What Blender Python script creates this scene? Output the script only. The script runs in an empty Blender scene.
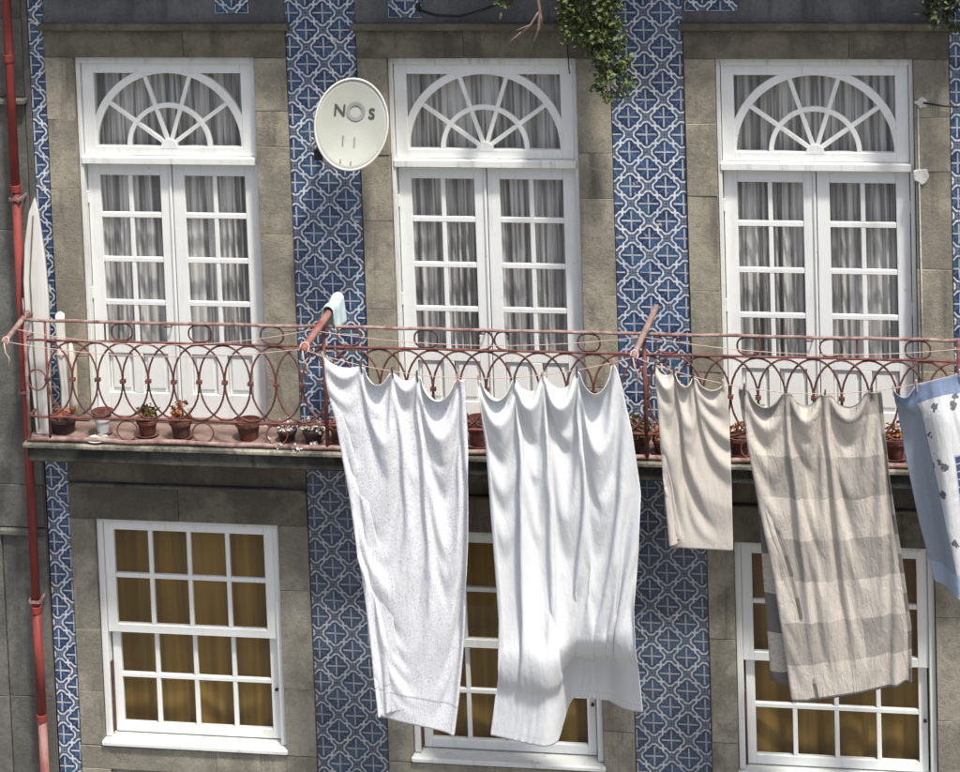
import bpy, bmesh, math, random
import numpy as np
from mathutils import Vector, Matrix
PI = math.pi
rng = random.Random(7)
scene = bpy.context.scene
col = scene.collection

# ------------------------------------------------------------------ camera
def look(yaw, pitch, roll):
    cy, sy, cp, sp = math.cos(yaw), math.sin(yaw), math.cos(pitch), math.sin(pitch)
    f = Vector((sy*cp, cy*cp, sp)); r = Vector((cy, -sy, 0)); u = r.cross(f)
    cr, sr = math.cos(roll), math.sin(roll)
    r2 = r*cr + u*sr; u2 = -r*sr + u*cr
    return Matrix(((r2.x, u2.x, -f.x), (r2.y, u2.y, -f.y), (r2.z, u2.z, -f.z)))
cam_data = bpy.data.cameras.new('camera')
cam = bpy.data.objects.new('camera', cam_data); col.objects.link(cam)
cam.matrix_world = Matrix.Translation((6.090, -16.873, 11.768)) @ look(math.radians(-9.031), math.radians(-4.214), math.radians(-1.897)).to_4x4()
cam_data.lens = 82.5; cam_data.sensor_width = 36.0; cam_data.shift_y = -0.6837
cam_data.clip_end = 2000
scene.camera = cam
# ------------------------------------------------------------------ light
SUN_EL, SUN_AZ = 66.5, 40.0        # azimuth measured from the facade normal towards the right
world = bpy.data.worlds.new('World'); scene.world = world; world.use_nodes = True
wn = world.node_tree.nodes; wl = world.node_tree.links
sky = wn.new('ShaderNodeTexSky'); sky.sky_type = 'NISHITA'; sky.sun_disc = False
sky.sun_elevation = math.radians(SUN_EL); sky.sun_rotation = math.radians(180 - SUN_AZ)
sky.dust_density = 5.0; sky.ozone_density = 2.2
wl.new(sky.outputs[0], wn['Background'].inputs[0]); wn['Background'].inputs[1].default_value = 0.122
sun_data = bpy.data.lights.new('sun', 'SUN'); sun_data.energy = 3.95; sun_data.angle = math.radians(5.0)
sun_data.color = (1.0, 0.97, 0.92)
sun = bpy.data.objects.new('sun', sun_data); col.objects.link(sun)
el, az = math.radians(SUN_EL), math.radians(SUN_AZ)
sun_dir = Vector((math.sin(az)*math.cos(el), -math.cos(az)*math.cos(el), math.sin(el)))
sun.rotation_euler = sun_dir.to_track_quat('Z', 'Y').to_euler(); sun.location = (12, -20, 30)
scene.view_settings.view_transform = 'Standard'; scene.view_settings.look = 'None'
scene.view_settings.exposure = 0.50; scene.view_settings.gamma = 1.0
scene.view_settings.use_curve_mapping = False

# ------------------------------------------------------------------ node helpers
class E:
    """tiny expression builder over Math nodes"""
    def __init__(s, nt, sock): s.nt = nt; s.s = sock
    def _op(s, op, *a):
        n = s.nt.nodes.new('ShaderNodeMath'); n.operation = op
        for i, v in enumerate((s,) + a):
            if isinstance(v, E): s.nt.links.new(v.s, n.inputs[i])
            else: n.inputs[i].default_value = v
        return E(s.nt, n.outputs[0])
    def __add__(s, o): return s._op('ADD', o)
    __radd__ = __add__
    def __sub__(s, o): return s._op('SUBTRACT', o)
    def __rsub__(s, o): return (s*-1.0) + o
    def __mul__(s, o): return s._op('MULTIPLY', o)
    __rmul__ = __mul__
    def __truediv__(s, o): return s._op('DIVIDE', o)
    def abs(s): return s._op('ABSOLUTE')
    def sqrt(s): return s._op('SQRT')
    def fract(s): return s._op('FRACT')
    def max(s, o): return s._op('MAXIMUM', o)
    def min(s, o): return s._op('MINIMUM', o)
    def lt(s, o): return s._op('LESS_THAN', o)
    def gt(s, o): return s._op('GREATER_THAN', o)
    def floor(s): return s._op('FLOOR')
    def mod(s, o): return s._op('FLOORED_MODULO', o)
    def ss(s, a, b):
        n = s.nt.nodes.new('ShaderNodeMapRange'); n.interpolation_type = 'SMOOTHSTEP'
        s.nt.links.new(s.s, n.inputs[0])
        n.inputs[1].default_value = a; n.inputs[2].default_value = b
        n.inputs[3].default_value = 0; n.inputs[4].default_value = 1
        return E(s.nt, n.outputs[0])
def mat_new(name, rough=0.6, spec=0.4):
    m = bpy.data.materials.new(name); m.use_nodes = True
    nt = m.node_tree; b = nt.nodes['Principled BSDF']
    b.inputs['Roughness'].default_value = rough; b.inputs['Specular IOR Level'].default_value = spec
    return m, nt, b
def rgb(nt, c):
    n = nt.nodes.new('ShaderNodeRGB'); n.outputs[0].default_value = (*c, 1); return n.outputs[0]
def mix(nt, f, a, b, mode='MIX'):
    n = nt.nodes.new('ShaderNodeMix'); n.data_type = 'RGBA'; n.blend_type = mode
    for i, v in ((0, f), (6, a), (7, b)):
        if isinstance(v, E): nt.links.new(v.s, n.inputs[i])
        elif isinstance(v, (int, float)): n.inputs[i].default_value = v
        elif isinstance(v, tuple): n.inputs[i].default_value = (*v, 1)
        else: nt.links.new(v, n.inputs[i])
    return n.outputs[2]
def coord(nt, which='Object', scale=(1, 1, 1), rnd=0.0):
    t = nt.nodes.new('ShaderNodeTexCoord'); mp = nt.nodes.new('ShaderNodeMapping')
    nt.links.new(t.outputs[which], mp.inputs[0]); mp.inputs[3].default_value = scale
    if rnd:
        oi = nt.nodes.new('ShaderNodeObjectInfo')
        v = E(nt, oi.outputs['Random'])*rnd
        cb = nt.nodes.new('ShaderNodeCombineXYZ')
        for i in range(3): nt.links.new(v.s, cb.inputs[i])
        nt.links.new(cb.outputs[0], mp.inputs[1])
    return mp.outputs[0]
def noise(nt, vec, scale, detail=4, rough=0.55, dist=0.0):
    n = nt.nodes.new('ShaderNodeTexNoise'); n.inputs['Scale'].default_value = scale
    n.inputs['Detail'].default_value = detail; n.inputs['Roughness'].default_value = rough
    n.inputs['Distortion'].default_value = dist
    nt.links.new(vec, n.inputs['Vector']); return E(nt, n.outputs[0])
def bump(nt, b, h, strength=0.3, dist=0.01):
    n = nt.nodes.new('ShaderNodeBump'); n.inputs['Strength'].default_value = strength
    n.inputs['Distance'].default_value = dist
    nt.links.new(h.s, n.inputs['Height']); nt.links.new(n.outputs[0], b.inputs['Normal'])
def setc(nt, b, c): nt.links.new(c, b.inputs['Base Color'])
def orand(nt): return E(nt, nt.nodes.new('ShaderNodeObjectInfo').outputs['Random'])

MT = {}
def simple(name, c1, c2, scale=8, rough=0.6, bmp=0.15, spec=0.3, streak=False, detail=5, metallic=0, bscale=None, tint=0.0):
    m, nt, b = mat_new(name, rough, spec); b.inputs['Metallic'].default_value = metallic
    v = coord(nt, 'Object', (3, 3, 0.6) if streak else (1, 1, 1), 20.0)
    n = noise(nt, v, scale, detail)
    c = mix(nt, n.ss(0.3, 0.72), c1, c2)
    if tint:
        c = mix(nt, orand(nt)*tint, c, tuple(x*0.55 for x in c1))
    setc(nt, b, c)
    if bmp: bump(nt, b, noise(nt, v, bscale or scale*4, 6), bmp, 0.01)
    MT[name] = m; return m
def stone_mat(name, a, b_, dark, tint=0.28):
    m, nt, b = mat_new(name, 0.88, 0.2)
    v = coord(nt, 'Object', (1, 1, 1), 13.0)
    big = noise(nt, v, 2.2, 5, 0.6, 0.3); fine = noise(nt, v, 26, 6, 0.7); sp = noise(nt, v, 120, 3, 0.6)
    c = mix(nt, big.ss(0.40, 0.60), a, b_)
    c = mix(nt, fine.ss(0.5, 0.75)*0.45, c, dark)
    c = mix(nt, (1.0 - fine).ss(0.55, 0.75)*0.25, c, tuple(min(1, x*1.45) for x in a))
    st = noise(nt, coord(nt, 'Object', (5, 5, 0.5), 9.0), 1.6, 5, 0.65)
    c = mix(nt, st.ss(0.52, 0.70)*0.6, c, dark)
    c = mix(nt, sp.ss(0.55, 0.68)*0.45, c, dark)
    c = mix(nt, (1.0 - sp).ss(0.58, 0.70)*0.30, c, tuple(min(1, x*1.5) for x in a))
    mott = noise(nt, v, 7.5, 6, 0.7, 0.8)
    c = mix(nt, mott.ss(0.50, 0.70)*0.55, c, tuple(0.5*(x+y) for x, y in zip(b_, dark)))
    c = mix(nt, (1.0 - mott).ss(0.60, 0.70)*0.35, c, tuple(min(1, x*1.25) for x in a))
    c = mix(nt, orand(nt)*tint, c, tuple(x*0.72 for x in a))
    setc(nt, b, c)
    bump(nt, b, fine*0.6 + sp*0.4, 0.8, 0.012); MT[name] = m
stone_mat('stone_upper', (0.355, 0.322, 0.245), (0.215, 0.199, 0.157), (0.065, 0.06, 0.046))
stone_mat('stone_dark', (0.175, 0.155, 0.118), (0.10, 0.09, 0.07), (0.045, 0.041, 0.033))  # darker stone tone for lintels, friezes, cornices and mouldings
stone_mat('stone_darkest', (0.085, 0.076, 0.06), (0.05, 0.046, 0.038), (0.022, 0.021, 0.018))  # darkest of the stone tones
stone_mat('stone_lower', (0.335, 0.312, 0.25), (0.20, 0.186, 0.148), (0.066, 0.062, 0.05))
stone_mat('stone_grey', (0.165, 0.162, 0.142), (0.105, 0.103, 0.09), (0.05, 0.05, 0.042), 0.12)
stone_mat('cement', (0.17, 0.175, 0.17), (0.115, 0.12, 0.12), (0.05, 0.055, 0.055), 0.2)
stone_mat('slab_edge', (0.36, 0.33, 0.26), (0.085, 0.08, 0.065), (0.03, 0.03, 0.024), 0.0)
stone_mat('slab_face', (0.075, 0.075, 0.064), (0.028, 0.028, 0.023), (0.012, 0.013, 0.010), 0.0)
simple('mortar', (0.22, 0.20, 0.165), (0.15, 0.135, 0.11), 20, 0.9, 0.3)
simple('balcony_floor', (0.24, 0.155, 0.13), (0.14, 0.10, 0.085), 6, 0.7, 0.3)
simple('rust_paint', (0.205, 0.072, 0.060), (0.075, 0.036, 0.030), 22, 0.75, 0.5)
simple('faded_paint', (0.33, 0.235, 0.21), (0.15, 0.070, 0.060), 14, 0.8, 0.5)
simple('dark_iron', (0.060, 0.032, 0.029), (0.15, 0.058, 0.048), 18, 0.8, 0.5)
simple('pipe_red', (0.25, 0.040, 0.030), (0.13, 0.028, 0.024), 6, 0.65, 0.3, streak=True)
simple('pipe_worn', (0.27, 0.16, 0.14), (0.20, 0.05, 0.042), 9, 0.6, 0.2, streak=True)
simple('terracotta', (0.165, 0.062, 0.040), (0.085, 0.042, 0.032), 14, 0.9, 0.4)
simple('dark_pot', (0.03, 0.022, 0.02), (0.07, 0.035, 0.03), 12, 0.6, 0.3)
simple('white_pot', (0.6, 0.6, 0.58), (0.45, 0.45, 0.44), 9, 0.5, 0.1)
simple('soil', (0.05, 0.03, 0.02), (0.09, 0.06, 0.04), 30, 0.95, 0.6)
simple('room_dark', (0.03, 0.028, 0.025), (0.02, 0.02, 0.018), 3, 0.9, 0)
simple('rope', (0.52, 0.38, 0.33), (0.40, 0.28, 0.25), 30, 0.8, 0.2)
simple('bare_wood', (0.27, 0.215, 0.185), (0.19, 0.11, 0.09), 10, 0.75, 0.3)
simple('arm_red', (0.19, 0.05, 0.04), (0.28, 0.16, 0.135), 8, 0.7, 0.3)
simple('board_white', (0.66, 0.65, 0.60), (0.52, 0.51, 0.46), 3, 0.45, 0.08, streak=True)
simple('board_edge', (0.10, 0.09, 0.08), (0.22, 0.19, 0.15), 6, 0.6, 0.1)
simple('cream_cloth', (0.68, 0.65, 0.58), (0.52, 0.45, 0.35), 6, 0.85, 0.3, streak=True)
simple('dish_paint', (0.40, 0.41, 0.36), (0.34, 0.35, 0.30), 2.5, 0.42, 0.04)
simple('dish_rim', (0.56, 0.56, 0.52), (0.48, 0.48, 0.44), 6, 0.4, 0.05)
simple('letter_black', (0.045, 0.045, 0.045), (0.07, 0.07, 0.065), 5, 0.5, 0)
simple('letter_grey', (0.20, 0.21, 0.20), (0.25, 0.26, 0.25), 5, 0.5, 0)
simple('cable_black', (0.015, 0.015, 0.015), (0.03, 0.03, 0.03), 5, 0.5, 0)
simple('plaster_white', (0.72, 0.70, 0.65), (0.5, 0.48, 0.43), 18, 0.9, 0.5)
simple('root_bark', (0.30, 0.22, 0.18), (0.2, 0.14, 0.11), 14, 0.9, 0.3)
simple('stem_green', (0.08, 0.09, 0.03), (0.10, 0.07, 0.035), 14, 0.8, 0.2)
simple('petal_white', (0.72, 0.68, 0.64), (0.55, 0.47, 0.43), 30, 0.8, 0.1)
simple('dry_leaf', (0.34, 0.13, 0.05), (0.22, 0.09, 0.04), 20, 0.8, 0.1)
simple('olive_leaf', (0.12, 0.10, 0.025), (0.20, 0.14, 0.04), 20, 0.7, 0.1)
simple('peg_wood', (0.5, 0.42, 0.33), (0.36, 0.3, 0.24), 20, 0.7, 0.1)
simple('peg_dark', (0.05, 0.055, 0.05), (0.10, 0.10, 0.09), 20, 0.5, 0.1)
simple('peg_pink', (0.55, 0.28, 0.25), (0.46, 0.22, 0.2), 20, 0.5, 0.1)
simple('aqua_cloth', (0.36, 0.50, 0.52), (0.52, 0.58, 0.58), 6, 0.9, 0.3)
simple('street_stone', (0.20, 0.19, 0.17), (0.14, 0.13, 0.12), 3, 0.9, 0.3)
simple('glossy_saucer', (0.17, 0.07, 0.05), (0.11, 0.05, 0.04), 9, 0.5, 0.1)

def leaf_mat(name, c1, c2):
    m, nt, b = mat_new(name, 0.5, 0.4)
    n = noise(nt, coord(nt, 'Object'), 23, 2)
    setc(nt, b, mix(nt, n.ss(0.4, 0.62), c1, c2))
    b.inputs['Subsurface Weight'].default_value = 0.0
    MT[name] = m
leaf_mat('ivy_leaf', (0.035, 0.06, 0.015), (0.12, 0.145, 0.042))
leaf_mat('dark_leaf', (0.025, 0.04, 0.012), (0.07, 0.09, 0.03))

def paint_mat(name, c, dirt, amount):
    m, nt, b = mat_new(name, 0.5, 0.35)
    v = coord(nt, 'Object', (1, 1, 1), 17.0)
    st = noise(nt, coord(nt, 'Object', (7, 7, 0.9), 5.0), 2.0, 6, 0.65)
    big = noise(nt, v, 3.5, 4)
    cc = mix(nt, st.ss(0.5, 0.78)*amount, c, dirt)
    cc = mix(nt, big.ss(0.5, 0.75)*amount*0.6, cc, tuple(x*0.8 for x in c))
    chip = noise(nt, v, 38, 5, 0.7)
    cc = mix(nt, chip.ss(0.68, 0.72)*0.75, cc, (0.30, 0.26, 0.20))
    cc = mix(nt, noise(nt, v, 11, 6, 0.75, 0.5).ss(0.655, 0.69)*amount, cc, (0.33, 0.30, 0.24))
    setc(nt, b, cc); bump(nt, b, noise(nt, v, 30, 5)*0.6 + st*0.4, 0.18, 0.008); MT[name] = m
paint_mat('white_paint', (0.745, 0.757, 0.725), (0.44, 0.43, 0.38), 0.40)
paint_mat('white_worn', (0.70, 0.712, 0.68), (0.34, 0.32, 0.27), 0.7)

def glass_mat():
    m = bpy.data.materials.new('glass'); m.use_nodes = True; nt = m.node_tree
    for n in list(nt.nodes): nt.nodes.remove(n)
    out = nt.nodes.new('ShaderNodeOutputMaterial'); mx = nt.nodes.new('ShaderNodeMixShader')
    tr = nt.nodes.new('ShaderNodeBsdfTransparent'); gl = nt.nodes.new('ShaderNodeBsdfGlossy')
    tr.inputs[0].default_value = (0.965, 0.965, 0.965, 1); gl.inputs['Roughness'].default_value = 0.03
    lw = nt.nodes.new('ShaderNodeFresnel'); lw.inputs[0].default_value = 1.45
    bp = nt.nodes.new('ShaderNodeBump'); bp.inputs['Strength'].default_value = 0.25; bp.inputs['Distance'].default_value = 0.02
    nz = noise(nt, coord(nt, 'Object', (1, 1, 1), 30.0), 2.6, 2)
    nt.links.new(nz.s, bp.inputs['Height'])
    nt.links.new(bp.outputs[0], gl.inputs['Normal']); nt.links.new(bp.outputs[0], lw.inputs['Normal'])
    geo_ = nt.nodes.new('ShaderNodeNewGeometry')
    fr_ = E(nt, lw.outputs[0])*(1.0 - E(nt, geo_.outputs['Backfacing']))
    nt.links.new(fr_.s, mx.inputs[0]); nt.links.new(tr.outputs[0], mx.inputs[1]); nt.links.new(gl.outputs[0], mx.inputs[2])
    nt.links.new(mx.outputs[0], out.inputs[0]); MT['glass'] = m
glass_mat()

def tile_mat(key='tile', dulling=0.0):
    m, nt, b = mat_new('azulejo', 0.22, 0.5)
    uvn = nt.nodes.new('ShaderNodeUVMap'); uvn.uv_map = 'UVMap'
    sp = nt.nodes.new('ShaderNodeSeparateXYZ'); nt.links.new(uvn.outputs[0], sp.inputs[0])
    wob = noise(nt, coord(nt, 'Object', (1, 1, 1), 40.0), 30, 3)
    U = E(nt, sp.outputs[0]) + (wob - 0.5)*0.05; V = E(nt, sp.outputs[1]) + (wob - 0.5)*-0.04
    att = nt.nodes.new('ShaderNodeAttribute'); att.attribute_name = 'rnd'
    R = (E(nt, att.outputs['Fac']) + orand(nt)).fract()
    R2 = (R*7.31).fract(); R3 = (R*17.7).fract()
    def f(c):
        ac = c.abs(); return (c/(ac + 0.0001))*ac.ss(0.50, 1.04)
    us = 0.5 + 0.235*f((V*PI)._op('COSINE')); vs = 0.5 + 0.235*f((U*PI)._op('COSINE'))
    su, sv = U - us, V - vs
    line = (1.0 - su.abs().ss(0.038, 0.072)).max(1.0 - sv.abs().ss(0.038, 0.072))
    def arms(u, v):
        au, av = u.abs(), v.abs()
        q = (1.0 - av.ss(0.026, 0.055))*(1.0 - au.ss(0.52, 0.60))
        return q.max((1.0 - au.ss(0.026, 0.055))*(1.0 - av.ss(0.52, 0.60)))
    line = line.max(arms(U, V)).max(arms(1.0 - U, 1.0 - V))
    inside = 1.0 - (su*sv).lt(0.0)
    wear = noise(nt, coord(nt, 'Object', (1, 1, 1), 25.0), 22, 5, 0.65)
    blue = mix(nt, R, (0.016, 0.036, 0.095), (0.050, 0.098, 0.190))
    blue = mix(nt, R2.gt(0.86)*0.5, blue, (0.045, 0.11, 0.14))
    blue = mix(nt, wear.ss(0.35, 0.7)*0.55, blue, (0.018, 0.026, 0.055))
    star = mix(nt, R2, (0.10, 0.125, 0.165), (0.055, 0.08, 0.135))
    c = mix(nt, inside, star, blue)
    lightc = mix(nt, R3, (0.54, 0.59, 0.63), (0.78, 0.80, 0.80))
    # smaller drawing inside the cells: leaf ticks on the diagonals and a pale heart in each star
    def ticks(u, v):
        dg = (u - v).abs(); rr = u + v
        return (1.0 - dg.ss(0.05, 0.11))*rr.ss(0.22, 0.30)*(1.0 - rr.ss(0.62, 0.74))
    tk = ticks(U, V).max(ticks(1.0 - U, 1.0 - V))
    c = mix(nt, tk*(0.15 + 0.25*R3), c, (0.16, 0.235, 0.36))
    def heart(u, v):
        d = (u*u + v*v).sqrt(); return (1.0 - (d - 0.12).abs().ss(0.02, 0.05)).max(1.0 - d.ss(0.03, 0.06))
    c = mix(nt, heart(1.0 - U, V).max(heart(U, 1.0 - V))*0.55, c, (0.22, 0.28, 0.36))
    c = mix(nt, line*(0.62 + 0.38*wear), c, lightc)
    stain = noise(nt, coord(nt, 'Object', (1, 1, 1), 0.0), 3.0, 4)
    c = mix(nt, stain.ss(0.55, 0.8)*0.2, c, (0.12, 0.10, 0.08))
    chipn = noise(nt, coord(nt, 'Object', (1, 1, 1), 60.0), 14, 3, 0.6)
    chip = chipn.ss(0.665, 0.675)*R3.gt(0.75)
    c = mix(nt, chip, c, (0.42, 0.38, 0.31))
    if dulling: c = mix(nt, dulling*(0.6 + 0.4*wear), c, (0.045, 0.05, 0.055))  # pulls the tile colours towards a dark grey
    setc(nt, b, c)
    rr = 0.22 + wear*0.2 + chip*0.5; nt.links.new(rr.s, b.inputs['Roughness'])
    bump(nt, b, wob*0.5 + (1.0 - chip)*0.3 + wear*0.2, 0.2, 0.003)
    MT[key] = m
tile_mat(); tile_mat('tile_lower', 0.45)  # second version is darker and greyer, for the lower strips

def cloth_mat(name, build, trans=0.10, rough=0.9, weave=700, bstr=0.15):
    m, nt, b = mat_new(name, rough, 0.1)
    uvn = nt.nodes.new('ShaderNodeUVMap'); uvn.uv_map = 'UVMap'
    sp = nt.nodes.new('ShaderNodeSeparateXYZ'); nt.links.new(uvn.outputs[0], sp.inputs[0])
    U, V = E(nt, sp.outputs[0]), E(nt, sp.outputs[1])       # metres on the cloth
    c = build(nt, U, V, uvn.outputs[0])
    setc(nt, b, c)
    mp = nt.nodes.new('ShaderNodeMapping'); mp.inputs[3].default_value = (3.2, 0.75, 1); mp.inputs[2].default_value = (0, 0, 0.12)
    nt.links.new(uvn.outputs[0], mp.inputs[0])
    cr = noise(nt, mp.outputs[0], 6.5, 6, 0.62, 0.7); fine = noise(nt, uvn.outputs[0], 260, 2); cr2 = noise(nt, uvn.outputs[0], 16, 4, 0.6, 1.4)
    cre = 1.0 - (cr2 - 0.5).abs()*6.0
    bump(nt, b, cr*0.85 + cre.max(0.0)*0.05 + fine*0.03, bstr*1.9, 0.04)
    tl = nt.nodes.new('ShaderNodeBsdfTranslucent'); nt.links.new(c, tl.inputs[0])
    mx = nt.nodes.new('ShaderNodeMixShader'); mx.inputs[0].default_value = trans
    nt.links.new(b.outputs[0], mx.inputs[1]); nt.links.new(tl.outputs[0], mx.inputs[2])
    nt.links.new(mx.outputs[0], nt.nodes['Material Output'].inputs[0]); MT[name] = m
def c_floral(nt, U, V, uv):
    n = noise(nt, uv, 62, 4, 0.62); n2 = noise(nt, uv, 9, 2); n3 = noise(nt, uv, 38, 2, 0.5)
    c = mix(nt, n.ss(0.50, 0.60)*(0.35 + 0.65*n2.ss(0.35, 0.65))*0.62, (0.76, 0.765, 0.77), (0.38, 0.41, 0.49))
    c = mix(nt, n3.ss(0.66, 0.70)*0.55, c, (0.26, 0.29, 0.38))
    hem = 1.0 - (V - 0.235).abs().ss(0.004, 0.010)
    return mix(nt, hem*0.6, c, (0.30, 0.31, 0.36))
cloth_mat('floral_sheet', c_floral)
def c_white(nt, U, V, uv):
    n = noise(nt, uv, 3, 3)
    c = mix(nt, n, (0.715, 0.73, 0.735), (0.67, 0.685, 0.69))
    hem = 1.0 - (V - 0.06).abs().ss(0.002, 0.006)
    return mix(nt, hem*0.3, c, (0.5, 0.5, 0.5))
cloth_mat('white_sheet', c_white)
def c_towel(nt, U, V, uv):
    n = noise(nt, uv, 160, 3); n2 = noise(nt, uv, 5, 3)
    c = mix(nt, n, (0.60, 0.555, 0.495), (0.50, 0.46, 0.405))
    return mix(nt, n2.ss(0.4, 0.7)*0.3, c, (0.48, 0.44, 0.38))
cloth_mat('beige_towel', c_towel, 0.1, 0.95)
def c_patch(nt, U, V, uv):
    wv = (noise(nt, uv, 6, 2) - 0.5)*0.02
    a = ((V + wv)/0.62 + 0.56).fract().lt(0.5); bb = ((U + wv)/0.76 + 0.12).fract().lt(0.5)
    n = noise(nt, uv, 130, 4, 0.7); n2 = noise(nt, uv, 4, 3)
    c = mix(nt, a, (0.64, 0.59, 0.515), (0.37, 0.345, 0.305))
    c = mix(nt, bb*0.55, c, (0.60, 0.55, 0.475))
    c = mix(nt, (1.0 - bb)*0.22, c, (0.36, 0.34, 0.31))
    c = mix(nt, n.ss(0.4, 0.7)*0.35, c, (0.30, 0.27, 0.24))
    c = mix(nt, n2.ss(0.5, 0.7)*0.25, c, (0.45, 0.41, 0.36))
    # dark selvedge along every edge
    e = (U.lt(0.035)).max(U.gt(1.465)).max(V.lt(0.022)).max(V.gt(2.285))
    sq = (V/0.31 + 0.12).fract().lt(0.5)
    return mix(nt, e*(0.55 + 0.3*sq), c, (0.10, 0.095, 0.085))
cloth_mat('patchwork_cloth', c_patch, 0.1, 0.95, bstr=0.30)
def c_print(nt, U, V, uv):
    # pale blue ground, white printed strip with dark blots, navy check beyond
    n = noise(nt, uv, 30, 3)
    blue = mix(nt, n, (0.36, 0.41, 0.465), (0.29, 0.34, 0.405))
    white = mix(nt, n, (0.70, 0.71, 0.70), (0.62, 0.63, 0.63))
    vo = nt.nodes.new('ShaderNodeTexVoronoi'); vo.inputs['Scale'].default_value = 8.5
    nt.links.new(uv, vo.inputs['Vector'])
    wob = noise(nt, uv, 45, 2)
    blot = (E(nt, vo.outputs['Distance']) + (wob - 0.5)*0.55).lt(0.27)
    white = mix(nt, blot*0.85, white, (0.06, 0.065, 0.075))
    gx = (U/0.055).fract(); gy = (V/0.055).fract()
    grid = gx.lt(0.16).max(gy.lt(0.16))
    navy = mix(nt, grid, (0.07, 0.09, 0.16), (0.45, 0.5, 0.55))
    f = (U + (V - 0.8)*0.12).gt(0.26)
    c = mix(nt, f, blue, white)
    c = mix(nt, U.gt(0.44)*V.lt(1.0), c, navy)
    top = V.gt(1.42); c = mix(nt, top, c, (0.22, 0.28, 0.40))
    line = 1.0 - (U + (V - 0.8)*0.12 - 0.262).abs().ss(0.004, 0.010)
    c = mix(nt, line*0.7, c, (0.2, 0.24, 0.32))
    hem = V.lt(0.17); c = mix(nt, hem, c, (0.40, 0.48, 0.58))
    return c
cloth_mat('printed_cloth', c_print, 0.12)
def patch_back():
    m, nt, b = mat_new('patch_back', 0.95, 0.1)
    g = nt.nodes.new('ShaderNodeNewGeometry'); sp = nt.nodes.new('ShaderNodeSeparateXYZ'); nt.links.new(g.outputs['Position'], sp.inputs[0])
    z = E(nt, sp.outputs[2]); n = noise(nt, coord(nt, 'Object'), 60, 4, 0.7)
    c = mix(nt, (z/0.60 + 0.22).fract().lt(0.5), (0.17, 0.16, 0.15), (0.52, 0.475, 0.41))
    setc(nt, b, mix(nt, n.ss(0.45, 0.65)*0.5, c, (0.18, 0.165, 0.15))); bump(nt, b, n, 0.4, 0.01); MT['patch_back'] = m
patch_back()
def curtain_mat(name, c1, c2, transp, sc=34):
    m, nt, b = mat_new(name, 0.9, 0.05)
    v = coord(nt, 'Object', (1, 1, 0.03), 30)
    c = mix(nt, noise(nt, v, sc, 3).ss(0.36, 0.64), c1, c2); setc(nt, b, c)  # pale and dark vertical streaks paint fold shading into the curtain colour
    tr = nt.nodes.new('ShaderNodeBsdfTransparent'); mx = nt.nodes.new('ShaderNodeMixShader'); mx.inputs[0].default_value = transp
    nt.links.new(b.outputs[0], mx.inputs[1]); nt.links.new(tr.outputs[0], mx.inputs[2])
    nt.links.new(mx.outputs[0], nt.nodes['Material Output'].inputs[0]); MT[name] = m
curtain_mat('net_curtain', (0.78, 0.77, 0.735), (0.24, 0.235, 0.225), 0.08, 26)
curtain_mat('amber_curtain', (0.30, 0.19, 0.052), (0.18, 0.112, 0.034), 0.0, 9)

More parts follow.
